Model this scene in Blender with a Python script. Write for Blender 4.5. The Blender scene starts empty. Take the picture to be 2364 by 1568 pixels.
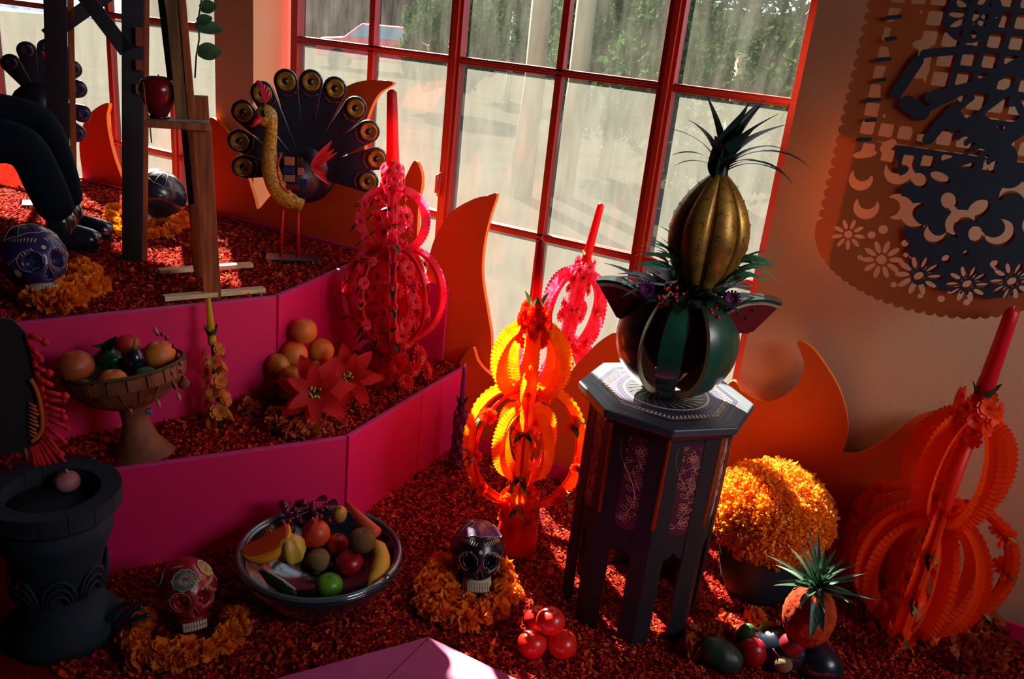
import bpy, bmesh, math, random
import numpy as np
from mathutils import Vector, Matrix, Euler, noise
from mathutils.bvhtree import BVHTree
PI = math.pi
random.seed(7); RNG = np.random.default_rng(7)
SC = bpy.context.scene
COL = SC.collection

# ------------------------------------------------------------------ camera (surveyed from the vanishing points)
FPX, CXP, CYP = 1943.0, 1182.0, 784.0
def _n(v): return v / np.linalg.norm(v)
def _ray(px, py): return np.array([(px - CXP) / FPX, (CYP - py) / FPX, -1.0])
_dn = _n(_ray(592, 6137)); _up = -_dn
_xl = _ray(-2861, -366); _xl = _n(_xl - _up * _xl.dot(_up))
_X = -_xl; _Y = np.cross(_up, _X)
R3 = np.array([_X, _Y, _up])
CAM = np.array([0.0, 0.0, 1.5])
cam_data = bpy.data.cameras.new('camera')
cam = bpy.data.objects.new('camera', cam_data); COL.objects.link(cam)
m4 = Matrix([[*R3[0], CAM[0]], [*R3[1], CAM[1]], [*R3[2], CAM[2]], [0, 0, 0, 1]])
cam.matrix_world = m4
cam_data.sensor_fit = 'HORIZONTAL'; cam_data.sensor_width = 36.0
cam_data.lens = FPX / 2364.0 * 36.0
cam_data.clip_start = 0.05; cam_data.clip_end = 200
SC.camera = cam
def W(px, py, x=None, y=None, z=None):
    d = R3 @ _ray(px, py)
    t = (z - CAM[2]) / d[2] if z is not None else (y - CAM[1]) / d[1] if y is not None else (x - CAM[0]) / d[0]
    p = CAM + t * d
    return Vector(p)

# ------------------------------------------------------------------ light, sky, exposure
SC.view_settings.view_transform = 'Standard'; SC.view_settings.look = 'None'
SC.view_settings.gamma = 1.0; SC.view_settings.use_curve_mapping = False
SC.view_settings.exposure = 0.5
world = bpy.data.worlds.new('sky'); SC.world = world; world.use_nodes = True
bg = world.node_tree.nodes['Background']; bg.inputs[0].default_value = (0.62, 0.80, 1.0, 1); bg.inputs[1].default_value = 1.8
SUN_EL = math.radians(39)
sd = Vector((0.772 * math.cos(SUN_EL), -0.636 * math.cos(SUN_EL), -math.sin(SUN_EL)))
sl = bpy.data.lights.new('sun', 'SUN'); sl.energy = 58; sl.angle = math.radians(0.6); sl.color = (1.0, 0.88, 0.70)
so = bpy.data.objects.new('sun', sl); COL.objects.link(so); so.rotation_euler = sd.to_track_quat('-Z', 'Y').to_euler(); so.location = (-6, 9, 7)
al = bpy.data.lights.new('fill_light', 'AREA'); al.energy = 6; al.spread = math.radians(56); al.shape = 'RECTANGLE'; al.size = 1.6; al.size_y = 1.2; al.color = (0.95, 0.90, 0.95)  # added fill from the upper right, not a lamp of the room
ao = bpy.data.objects.new('fill_light', al); COL.objects.link(ao); ao.location = (2.6, 1.5, 2.3); ao.rotation_euler = (Vector((-0.8, 2.45, 0.75)) - Vector((2.6, 1.5, 2.3))).to_track_quat('-Z', 'Y').to_euler()
SC.cycles.max_bounces = 8; SC.cycles.transparent_max_bounces = 12
SC.cycles.caustics_reflective = False; SC.cycles.caustics_refractive = False

# ------------------------------------------------------------------ materials
def lin(c):
    return tuple((v / 255 / 12.92 if v / 255 <= 0.04045 else ((v / 255 + 0.055) / 1.055) ** 2.4) for v in c)
MATS = {}
def mat(name, rgb, rough=0.6, metal=0.0, tl=0.0, rgb2=None, nscale=20.0, bump=0.0, bscale=60.0, coat=0.0, island=None, sss=0.0, stretch=None):
    """principled material; rgb2 = second colour through a noise, island = list of colours picked per loose piece, tl = translucent share"""
    if name in MATS: return MATS[name]
    m = bpy.data.materials.new(name); m.use_nodes = True; nt = m.node_tree; nt.nodes.clear()
    out = nt.nodes.new('ShaderNodeOutputMaterial'); p = nt.nodes.new('ShaderNodeBsdfPrincipled')
    p.inputs['Base Color'].default_value = (*lin(rgb), 1); p.inputs['Roughness'].default_value = rough
    p.inputs['Metallic'].default_value = metal; p.inputs['Coat Weight'].default_value = coat
    if coat: p.inputs['Coat Roughness'].default_value = 0.12
    if rough >= 0.85: p.inputs['Specular IOR Level'].default_value = 0.0 if rough >= .95 else 0.06
    colsock = None
    tc = nt.nodes.new('ShaderNodeTexCoord'); src = tc.outputs['Object']
    if stretch:
        mp = nt.nodes.new('ShaderNodeMapping'); mp.inputs['Scale'].default_value = stretch
        nt.links.new(src, mp.inputs[0]); src = mp.outputs[0]
    if island:
        g = nt.nodes.new('ShaderNodeNewGeometry'); cr = nt.nodes.new('ShaderNodeValToRGB')
        cr.color_ramp.interpolation = 'CONSTANT'
        els = cr.color_ramp.elements; k = len(island)
        els[0].position = 0; els[0].color = (*lin(island[0]), 1); els[1].position = 1.0 / k; els[1].color = (*lin(island[1]), 1)
        for i in range(2, k):
            e = els.new(i / k); e.color = (*lin(island[i]), 1)
        nt.links.new(g.outputs['Random Per Island'], cr.inputs[0]); colsock = cr.outputs[0]
    elif rgb2:
        nz = nt.nodes.new('ShaderNodeTexNoise'); nz.inputs['Scale'].default_value = nscale; nz.inputs['Detail'].default_value = 5
        nt.links.new(src, nz.inputs['Vector']); cr = nt.nodes.new('ShaderNodeValToRGB')
        cr.color_ramp.elements[0].position = 0.36; cr.color_ramp.elements[1].position = 0.64
        cr.color_ramp.elements[0].color = (*lin(rgb), 1); cr.color_ramp.elements[1].color = (*lin(rgb2), 1)
        nt.links.new(nz.outputs['Fac'], cr.inputs[0]); colsock = cr.outputs[0]
    if colsock: nt.links.new(colsock, p.inputs['Base Color'])
    if bump:
        nz = nt.nodes.new('ShaderNodeTexNoise'); nz.inputs['Scale'].default_value = bscale; nz.inputs['Detail'].default_value = 3
        nt.links.new(src, nz.inputs['Vector'])
        b = nt.nodes.new('ShaderNodeBump'); b.inputs['Strength'].default_value = bump; b.inputs['Distance'].default_value = 0.004
        nt.links.new(nz.outputs['Fac'], b.inputs['Height']); nt.links.new(b.outputs[0], p.inputs['Normal'])
    if tl:
        t = nt.nodes.new('ShaderNodeBsdfTranslucent'); t.inputs[0].default_value = (*lin(rgb), 1)
        if colsock: nt.links.new(colsock, t.inputs[0])
        mx = nt.nodes.new('ShaderNodeMixShader'); mx.inputs[0].default_value = tl
        nt.links.new(p.outputs[0], mx.inputs[1]); nt.links.new(t.outputs[0], mx.inputs[2]); nt.links.new(mx.outputs[0], out.inputs[0])
    else: nt.links.new(p.outputs[0], out.inputs[0])
    MATS[name] = m; return m

def dusty_glass(name, amount, stops=(0.35, 0.7)):
    """window glass under a film of dust: the film scatters light, the rest lets it straight through"""
    m = bpy.data.materials.new(name); m.use_nodes = True; nt = m.node_tree; nt.nodes.clear(); N = nt.nodes.new; L = nt.links.new
    out = N('ShaderNodeOutputMaterial'); tr = N('ShaderNodeBsdfTransparent'); tl = N('ShaderNodeBsdfTranslucent'); df = N('ShaderNodeBsdfDiffuse')
    gl = N('ShaderNodeBsdfGlossy'); gl.inputs['Roughness'].default_value = 0.09
    tc = N('ShaderNodeTexCoord'); mp = N('ShaderNodeMapping'); mp.inputs['Scale'].default_value = (7, 7, 1.6)
    L(tc.outputs['Object'], mp.inputs[0])
    nz = N('ShaderNodeTexNoise'); nz.inputs['Scale'].default_value = 2.2; nz.inputs['Detail'].default_value = 6; nz.inputs['Roughness'].default_value = 0.65
    L(mp.outputs[0], nz.inputs['Vector'])
    cr = N('ShaderNodeMapRange'); cr.inputs['From Min'].default_value = stops[0]; cr.inputs['From Max'].default_value = stops[1]
    cr.inputs['To Min'].default_value = max(0, amount - 0.14); cr.inputs['To Max'].default_value = min(1, amount + 0.14)
    L(nz.outputs['Fac'], cr.inputs['Value'])
    c = (0.108, 0.112, 0.100, 1); tl.inputs[0].default_value = c; df.inputs[0].default_value = (0.12, 0.13, 0.12, 1)
    a = N('ShaderNodeMixShader'); a.inputs[0].default_value = 0.35; L(tl.outputs[0], a.inputs[1]); L(df.outputs[0], a.inputs[2])
    b = N('ShaderNodeMixShader'); L(cr.outputs[0], b.inputs[0]); L(tr.outputs[0], b.inputs[1]); L(a.outputs[0], b.inputs[2])
    fr = N('ShaderNodeFresnel'); fr.inputs[0].default_value = 1.5
    d = N('ShaderNodeMixShader'); L(fr.outputs[0], d.inputs[0]); L(b.outputs[0], d.inputs[1]); L(gl.outputs[0], d.inputs[2])
    L(d.outputs[0], out.inputs[0]); MATS[name] = m; return m

# ------------------------------------------------------------------ mesh builder
def T(loc=(0, 0, 0), rot=(0, 0, 0), s=1.0):
    sv = (s, s, s) if not hasattr(s, '__len__') else s
    return Matrix.LocRotScale(Vector(loc), Euler(rot), Vector(sv))
def basis(p, d, up=(0, 0, 1)):
    """matrix whose local z runs along d, at p"""
    z = Vector(d).normalized(); u = Vector(up)
    if abs(z.dot(u)) > 0.98: u = Vector((1, 0, 0))
    x = u.cross(z).normalized(); y = z.cross(x)
    return Matrix(((x.x, y.x, z.x, p[0]), (x.y, y.y, z.y, p[1]), (x.z, y.z, z.z, p[2]), (0, 0, 0, 1)))
class G:
    def __init__(s): s.v = []; s.f = []
    def add(s, V, F, M=None):
        o = len(s.v)
        s.v += [tuple(M @ Vector(p)) for p in V] if M is not None else [tuple(p) for p in V]
        s.f += [tuple(i + o for i in f) for f in F]; return s
    def box(s, c, d, M=None, rz=0):
        x, y, z = d[0] / 2, d[1] / 2, d[2] / 2
        V = [Vector((a * x, b * y, e * z)) for e in (-1, 1) for a, b in ((-1, -1), (1, -1), (1, 1), (-1, 1))]
        R = T(c, (0, 0, rz)); V = [R @ v for v in V]
        return s.add(V, [(3, 2, 1, 0), (4, 5, 6, 7), (0, 1, 5, 4), (1, 2, 6, 5), (2, 3, 7, 6), (3, 0, 4, 7)], M)
    def bar(s, a, b, w, h, M=None, up=(0, 0, 1)):
        a, b = Vector(a), Vector(b); B = basis(a, b - a, up); l = (b - a).length
        V = [B @ Vector(p) for p in ((-w/2, -h/2, 0), (w/2, -h/2, 0), (w/2, h/2, 0), (-w/2, h/2, 0), (-w/2, -h/2, l), (w/2, -h/2, l), (w/2, h/2, l), (-w/2, h/2, l))]
        return s.add(V, [(3, 2, 1, 0), (4, 5, 6, 7), (0, 1, 5, 4), (1, 2, 6, 5), (2, 3, 7, 6), (3, 0, 4, 7)], M)
    def tube(s, pts, r, seg=8, M=None, caps=True, flat=1.0):
        pts = [Vector(p) for p in pts]; n = len(pts); rr = r if hasattr(r, '__len__') else [r] * n
        V = []; F = []; ref = Vector((0.13, 0.21, 0.97))
        for i, p in enumerate(pts):
            d = (pts[min(i + 1, n - 1)] - pts[max(i - 1, 0)]).normalized()
            x = ref - d * ref.dot(d)
            if x.length < 1e-3: x = Vector((1, 0, 0)) - d * d.x
            x.normalize(); ref = x; y = d.cross(x)
            for k in range(seg):
                a = 2 * PI * k / seg; V.append(p + (x * math.cos(a) + y * math.sin(a) * flat) * rr[i])
        for i in range(n - 1):
            for k in range(seg):
                k2 = (k + 1) % seg; F.append((i * seg + k, i * seg + k2, (i + 1) * seg + k2, (i + 1) * seg + k))
        if caps: F.append(tuple(range(seg - 1, -1, -1))); F.append(tuple((n - 1) * seg + k for k in range(seg)))
        return s.add(V, F, M)
    def lathe(s, prof, seg=32, M=None, fn=None, a0=0, a1=2 * PI):
        full = abs(a1 - a0 - 2 * PI) < 1e-6; cols = seg if full else seg + 1
        V = []; F = []
        for (r, z) in prof:
            for k in range(cols):
                a = a0 + (a1 - a0) * k / seg; q = fn(a, r, z) if fn else (r, z)
                V.append((q[0] * math.cos(a), q[0] * math.sin(a), q[1]))
        for i in range(len(prof) - 1):
            for k in range(seg):
                k2 = (k + 1) % cols; F.append((i * cols + k, i * cols + k2, (i + 1) * cols + k2, (i + 1) * cols + k))
        return s.add(V, F, M)
    def ell(s, c, r, seg=20, rings=12, M=None, fn=None):
        r = r if hasattr(r, '__len__') else (r, r, r); V = []; F = []
        for i in range(rings + 1):
            t = PI * i / rings
            for k in range(seg):
                a = 2 * PI * k / seg; d = Vector((math.sin(t) * math.cos(a), math.sin(t) * math.sin(a), -math.cos(t)))
                q = fn(d) if fn else 1.0
                V.append((c[0] + d.x * r[0] * q, c[1] + d.y * r[1] * q, c[2] + d.z * r[2] * q))
        for i in range(rings):
            for k in range(seg):
                k2 = (k + 1) % seg; F.append((i * seg + k, i * seg + k2, (i + 1) * seg + k2, (i + 1) * seg + k))
        return s.add(V, F, M)
    def prism(s, pts, z0, z1, M=None):
        n = len(pts); V = [(p[0], p[1], z0) for p in pts] + [(p[0], p[1], z1) for p in pts]
        F = [tuple(range(n - 1, -1, -1)), tuple(range(n, 2 * n))] + [(i, (i + 1) % n, n + (i + 1) % n, n + i) for i in range(n)]
        return s.add(V, F, M)
    def blade(s, base, d, L, w, curl=0.5, n=6, M=None, up=(0, 0, 1), fold=0.15, tip=0.0, shape=None, twist=0):
        """a leaf or petal: a folded strip that starts at base along d and curls away from up"""
        B = basis(base, d, up); V = []; F = []
        x = z = 0.0
        for i in range(n + 1):
            t = i / n; a = curl * t
            if i: x += L / n * math.sin(a); z += L / n * math.cos(a)
            ww = w * ((shape(t)) if shape else (math.sin(PI * min(1, t * 0.85 + 0.12)) ** 0.8 * (1 - tip * t)))
            ww = max(ww, 0.0004)
            for sx, f in ((-1, 1), (0, 0), (1, 1)):
                px_, py_ = sx * ww / 2, -fold * ww * f
                q = Vector((px_, -x * 1.0 + py_ * math.cos(a) * -1, z + py_ * math.sin(a)))
                V.append(B @ q)
        for i in range(n):
            for k in (0, 1):
                a = i * 3 + k; F.append((a, a + 1, a + 4, a + 3))
        return s.add(V, F, M)

def mesh_from(g, name, material, smooth=True):
    me = bpy.data.meshes.new(name); me.from_pydata(g.v, [], g.f); me.update()
    if smooth: me.polygons.foreach_set('use_smooth', [True] * len(me.polygons))
    me.materials.append(material); return me
def obj(name, g, material, parent=None, smooth=True, loc=None, rot=None, bevel=0, solid=0, sub=0, label=None, kind=None):
    me = mesh_from(g, name, material, smooth) if isinstance(g, G) else g
    o = bpy.data.objects.new(name, me); COL.objects.link(o)
    if loc is not None: o.location = loc
    if rot is not None: o.rotation_euler = rot
    if parent is not None: o.parent = parent
    if solid: md = o.modifiers.new('s', 'SOLIDIFY'); md.thickness = solid; md.offset = 0
    if bevel: md = o.modifiers.new('b', 'BEVEL'); md.width = bevel; md.segments = 2; md.limit_method = 'ANGLE'
    if sub: md = o.modifiers.new('u', 'SUBSURF'); md.levels = sub; md.render_levels = sub
    if label: o['label'] = label
    if kind: o['kind'] = kind
    return o
def inst(name, me, parent, M):
    o = bpy.data.objects.new(name, me); COL.objects.link(o); o.parent = parent; o.matrix_basis = M; return o
def tag(o, label, cat, group=None):
    o['label'] = label; o['category'] = cat
    if group: o['group'] = group
    return o
def thing(name, label, cat, loc=(0, 0, 0), rot=(0, 0, 0), group=None, scale=1.0):
    o = bpy.data.objects.new(name, None); COL.objects.link(o); o.empty_display_size = 0.02
    o.location = loc; o.rotation_euler = rot; o.scale = (scale,) * 3
    return tag(o, label, cat, group)
def struct(name, g, m, smooth=False, **k): return obj(name, g, m, smooth=smooth, kind='structure', **k)
def face(p): return math.atan2(-p[0], p[1])            # yaw that turns local -y towards where the photographer stood
def PL(loc, rz, px, py, yo=0.0):
    """local coordinates, on the plane local y = yo of a thing standing at loc with yaw rz, of a measured point"""
    d = Vector(R3 @ _ray(px, py)); c = Vector(CAM) - Vector(loc)
    R = Matrix.Rotation(-rz, 3, 'Z'); d = R @ d; c = R @ c
    t = (yo - c.y) / d.y; return c + d * t
def lean(base, top):
    """rotation that turns z towards top - base"""
    return (Vector(top) - Vector(base)).to_track_quat('Z', 'Y').to_euler()
def smooth_loop(P, k=8, closed=True):
    n = len(P); out = []
    for i in range(n if closed else n - 1):
        p0, p1, p2, p3 = (np.array(P[(i + j) % n if closed else min(max(i + j, 0), n - 1)], float) for j in (-1, 0, 1, 2))
        for j in range(k):
            t = j / k
            out.append(tuple(0.5 * ((2 * p1) + (-p0 + p2) * t + (2 * p0 - 5 * p1 + 4 * p2 - p3) * t * t + (-p0 + 3 * p1 - 3 * p2 + p3) * t ** 3)))
    if not closed: out.append(tuple(map(float, P[-1])))
    return out

# palette
M_wall = mat('wall_paint', (214, 176, 138), 0.9, bump=0.15, bscale=180)
M_frame = mat('red_window_paint', (150, 32, 22), 0.45, bump=0.1, bscale=90)
M_mag = mat('magenta_paint', (206, 8, 92), 0.6, bump=0.06, bscale=220)
M_rim = mat('magenta_edge_skylit', (196, 42, 128), 0.6)  # paler edge tone carries the sky's reflection in its colour
M_flame = mat('orange_board', (214, 84, 12), 0.6, bump=0.05, bscale=120)
M_flame_edge = mat('sunlit_board_edge', (236, 130, 30), 0.6)  # board edges coloured lighter, standing in for sun on them
M_black = mat('black_lacquer', (5, 13, 22), 0.7)
M_wood = mat('brown_wood', (172, 96, 50), 0.75, rgb2=(124, 60, 30), nscale=6, stretch=(10, 10, 0.8), bump=0.2)
M_pale = mat('pale_wood', (226, 206, 160), 0.7, rgb2=(196, 170, 118), nscale=7, stretch=(1, 8, 8))
M_navy = mat('navy_timber', (17, 27, 46), 0.7, rgb2=(12, 22, 36), nscale=8, stretch=(8, 8, 1))
M_gold = mat('marigold_petals', (250, 150, 20), 0.75, tl=0.35, rgb2=(232, 112, 14), nscale=45)
M_yel = mat('yellow_marigold_petals', (240, 178, 14), 0.75, tl=0.35, rgb2=(226, 140, 8), nscale=45)
M_leaf = mat('green_leaf', (44, 92, 48), 0.5, tl=0.3, rgb2=(26, 66, 36), nscale=18)
M_leafp = mat('pale_green_leaf', (150, 176, 92), 0.55, tl=0.35)
M_dkleaf = mat('dark_palm_leaf', (18, 60, 46), 0.45, tl=0.25, rgb2=(8, 34, 34), nscale=12)
M_owax = mat('orange_wax', (250, 128, 8), 0.45, tl=0.55, rgb2=(248, 96, 6), nscale=30)
M_rwax = mat('red_orange_wax', (236, 44, 8), 0.4, tl=0.45)
M_owax2 = mat('deep_orange_wax', (252, 84, 18), 0.45, tl=0.5)
M_pwax = mat('pink_wax', (240, 30, 70), 0.45, tl=0.55, rgb2=(250, 84, 120), nscale=40)
M_pwax2 = mat('pale_pink_wax', (244, 150, 160), 0.5, tl=0.5)
M_pred = mat('crimson_wax', (214, 14, 36), 0.4, tl=0.4)
M_pcen = mat('dark_flower_centre', (116, 8, 34), 0.7)
M_cream = mat('cream_wax', (226, 196, 138), 0.5, tl=0.4)
M_purp = mat('purple_wax', (92, 24, 104), 0.5, tl=0.3, rgb2=(128, 34, 110), nscale=40)
M_wick = mat('wick', (232, 214, 176), 0.8)

# ------------------------------------------------------------------ room shell
YW, YG = 2.60, 2.79
g = G(); g.box((1.215, YW + 0.11, 1.05), (3.37, 0.22, 3.3)); struct('wall_back', g, M_wall)
g = G(); g.box((-2.675, YW + 0.11, 1.05), (0.21, 0.22, 3.3)); struct('wall_pier', g, M_wall)
g = G(); g.box((-5.3, YW + 0.11, 1.05), (1.2, 0.22, 3.3)); struct('wall_back_far', g, M_wall)
g = G(); g.box((-2.6, YW + 0.11, -0.2), (4.3, 0.22, 0.84)); struct('trim_1', g, M_wall)      # sill under the windows
g = G(); g.box((-2.6, YW + 0.11, 2.42), (4.3, 0.22, 1.14)); struct('trim_2', g, M_wall)       # head over the windows, unseen, lowered to hold sun off the front step
g = G(); g.box((-1.4, -0.6, -0.68), (9.2, 6.6, 0.16)); struct('floor', g, mat('dark_floor', (60, 44, 40), 0.7))
g = G(); g.box((-1.4, -0.6, 3.05), (9.2, 6.6, 0.14)); struct('ceiling', g, mat('ceiling_paint', (120, 116, 112), 0.9))
M_dim = mat('dark_wall_paint', (44, 50, 62), 0.9)
g = G(); g.box((-5.95, -0.6, 1.2), (0.14, 6.6, 3.7)); struct('wall_left', g, M_dim)
g = G(); g.box((3.0, -0.6, 1.2), (0.14, 6.6, 3.7)); struct('wall_right', g, M_dim)
g = G(); g.box((-1.4, -3.9, 1.2), (9.2, 0.14, 3.7)); struct('wall_front', g, M_dim)

M_g1 = dusty_glass('dusty_pane', 0.62); M_g2 = dusty_glass('clearer_pane', 0.20)
def window(name, xs, thick, zs):
    g = G(); x0, x1 = xs[0], xs[-1]
    g.box(((x0 + x1) / 2, YG, zs[0]), (x1 - x0 + 0.03, 0.05, 0.04)); root = struct(name, g, M_frame, bevel=0.003)
    g = G(); g.box(((x0 + x1) / 2, YG, zs[-1]), (x1 - x0 + 0.03, 0.05, 0.04)); obj('top_rail', g, M_frame, root, smooth=False, bevel=0.003)
    for z in zs[1:-1]:
        g = G(); g.box(((x0 + x1) / 2, YG, z), (x1 - x0, 0.034, 0.026)); g.box(((x0 + x1) / 2, YG - 0.017, z), (x1 - x0, 0.012, 0.010))
        obj('transom', g, M_frame, root, smooth=False, bevel=0.002)
    for x, w in zip(xs, thick):
        g = G(); g.box((x, YG, (zs[0] + zs[-1]) / 2), (w, 0.044 if w > 0.03 else 0.034, zs[-1] - zs[0]))
        if w > 0.045: g.box((x + 0.004, YG - 0.028, (zs[0] + zs[-1]) / 2), (0.020, 0.014, zs[-1] - zs[0]))
        obj('mullion', g, M_frame, root, smooth=False, bevel=0.002)
    for i in range(len(xs) - 1):
        for j in range(len(zs) - 1):
            g = G(); a, b = xs[i] + thick[i] / 2, xs[i + 1] - thick[i + 1] / 2
            z0_, z1_ = zs[j] + 0.012, zs[j + 1] - 0.012; g.add([(a, YG + 0.004, z0_), (b, YG + 0.004, z0_), (b, YG + 0.004, z1_), (a, YG + 0.004, z1_)], [(0, 1, 2, 3)])
            obj('pane', g, M_g2 if j >= 2 and xs[0] > -3 else M_g1, root, smooth=False)
    return root
w1 = window('window_1', [-2.515, -2.129, -1.744, -1.315, -0.925, -0.505], [0.035, 0.026, 0.052, 0.026, 0.054, 0.032], [0.27, 0.806, 1.391, 1.84])
g = G(); g.box((-1.752, YG - 0.045, 0.93), (0.010, 0.012, 0.09)); g.tube([(-1.752, YG - 0.05, 0.97), (-1.752, YG - 0.066, 0.965), (-1.752, YG - 0.066, 0.90)], 0.005, 6)
obj('casement_handle', g, M_frame, w1)
window('window_2', [-4.55, -4.08, -3.655, -3.225, -2.80], [0.035, 0.03, 0.03, 0.05, 0.03], [0.27, 0.806, 1.391, 1.84])

# ------------------------------------------------------------------ outside
g = G(); g.box((-12, 24.0, -0.20), (70, 42.0, 0.1)); struct('ground', g, mat('grey_concrete', (44, 42, 37), 0.97, rgb2=(36, 34, 31), nscale=1.5))
g = G(); g.box((-16, 38.0, 1.6), (60, 0.3, 3.6)); tag(obj('garden_wall', g, mat('brown_plaster', (70, 46, 40), 0.9, rgb2=(48, 36, 34), nscale=2), smooth=False), 'brown plastered garden wall far beyond the window', 'wall')
def bush(loc, r, n, label, name='bush', trunk=0.0, m=M_leaf):
    root = thing(name, label, 'tree' if trunk else 'shrub', loc)
    V = []; F = []; u = RNG.normal(size=(n, 3)); u /= np.linalg.norm(u, axis=1)[:, None]
    rad = RNG.uniform(0.45, 1.0, n) ** 0.5
    for i in range(n):
        c = u[i] * np.array(r) * rad[i] * (0.85 + 0.25 * noise.noise(Vector(u[i] * 2.5))) + np.array([0, 0, r[2] + trunk])
        a = RNG.normal(size=3); a /= np.linalg.norm(a); b = np.cross(a, RNG.normal(size=3)); b /= np.linalg.norm(b); s = RNG.uniform(0.03, 0.07)
        o = len(V); V += [c - a * s, c - b * s * 0.5, c + a * s, c + b * s * 0.5]; F.append((o, o + 1, o + 2, o + 3))
    gg = G(); gg.v = [tuple(v) for v in V]; gg.f = F; obj('foliage', gg, m, root, smooth=False, kind='stuff')
    gg = G(); gg.tube([(0, 0, -0.05), (0.03, 0.02, trunk * 0.6 + 0.2), (-0.02, 0.05, trunk + r[2])], [0.10, 0.08, 0.05], 8); obj('trunk', gg, mat('grey_bark', (150, 140, 118), 0.9, bump=0.3), root)
M_sunleaf = mat('garden_leaf', (50, 78, 38), 0.96, tl=0.2, rgb2=(18, 36, 20), nscale=3)
for (px, D, r, tr, lab) in ((1040, 15.0, (1.3, 1.1, 1.2), 0.2, 'low dark shrub outside beside the red car'), (1180, 20.0, (1.7, 1.2, 1.6), 0.6, 'leafy tree outside behind the middle panes of the window'),
                    (1430, 10.5, (1.15, 1.0, 1.35), 0.3, 'broad green shrub outside, behind the fourth top pane'), (1720, 8.0, (1.5, 1.0, 1.6), 0.1, 'green shrub outside behind the last top pane of the window'),
                    (1560, 15.0, (1.8, 1.2, 2.0), 0.5, 'tall green tree outside behind the two right shrubs')):
    p = W(px, 100, y=D); bush((p.x, p.y, -0.15), r, 9000, lab, 'shrub' if tr < 0.4 else 'garden_tree', tr, M_sunleaf)
for px, D in ((1238, 8.2), (1340, 8.6)):
    p = W(px, 100, y=D); g = G(); g.tube([(0, 0, 0), (0.03, 0, 1.2), (-0.02, 0, 3.4)], [0.13, 0.11, 0.09], 10)
    tag(obj('tree_trunk', g, mat('pale_bark', (112, 108, 92), 0.9, bump=0.4, bscale=12), loc=(p.x, p.y, -0.15)), 'pale slim tree trunk outside, %s of a pair' % ('nearer the red car' if px < 1300 else 'farther from the red car'), 'tree trunk')
# car
pc = W(872, 80, y=24.0)
car = thing('parked_car', 'small red car with blue-grey windows parked outside the window', 'car', (pc.x, pc.y, -0.15), (0, 0, math.radians(32)))
M_car = mat('red_car_paint', (196, 40, 62), 0.35, coat=0.6); M_cgl = mat('car_glass', (96, 130, 142), 0.15)
prof = [(-1.9, .35), (-1.9, .75), (-1.75, .92), (-1.0, 1.02), (-0.45, 1.48), (0.9, 1.5), (1.55, 1.05), (1.9, .95), (1.92, .35)]
g = G(); g.prism([(x, z) for x, z in prof], -0.8, 0.8, Matrix.Rotation(PI / 2, 4, 'X')); obj('bodywork', g, M_car, car, smooth=False, bevel=0.06)
for s_ in (-1, 1):
    g = G(); g.prism([(-0.85, 1.06), (-0.38, 1.42), (0.82, 1.44), (1.32, 1.08)], -0.01, 0.01, Matrix.Rotation(PI / 2, 4, 'X')); obj('side_window', g, M_cgl, car, smooth=False, loc=(0, 0.805 * s_, 0))
    for x in (-1.2, 1.2):
        g = G(); g.tube([(x, 0.66 * s_, 0.32), (x, 0.83 * s_, 0.32)], 0.32, 20); obj('wheel', g, mat('tyre', (20, 20, 22), 0.8), car)
g = G(); g.bar((-0.98, 0, 1.06), (-0.49, 0, 1.45), 0.02, 1.3, up=(0, 1, 0)); obj('windscreen', g, M_cgl, car, smooth=False)

# ------------------------------------------------------------------ sawdust beds
SAW = [(140, 18, 14), (206, 50, 18), (160, 24, 18), (214, 66, 24), (108, 14, 18), (206, 20, 58), (220, 80, 34), (84, 12, 16), (186, 38, 22), (228, 104, 54), (150, 34, 18), (70, 14, 18)]
M_saw = mat('dyed_sawdust_flakes', (180, 40, 20), 0.85, tl=0.12, island=SAW)
M_sawbase = mat('dyed_sawdust_bed', (104, 16, 14), 0.95, rgb2=(136, 28, 14), nscale=70, bump=0.8, bscale=150)
def inpoly(P, x, y):
    c = np.zeros(len(x), bool); n = len(P)
    for i in range(n):
        x1, y1 = P[i]; x2, y2 = P[(i + 1) % n]
        if y1 == y2: continue
        k = ((y1 > y) != (y2 > y)) & (x < (x2 - x1) * (y - y1) / (y2 - y1) + x1); c ^= k
    return c
def hgt(x, y): return 0.006 * noise.noise(Vector((x * 7, y * 7, 1.3))) + 0.003 * noise.noise(Vector((x * 22, y * 22, 4.3)))
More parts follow.
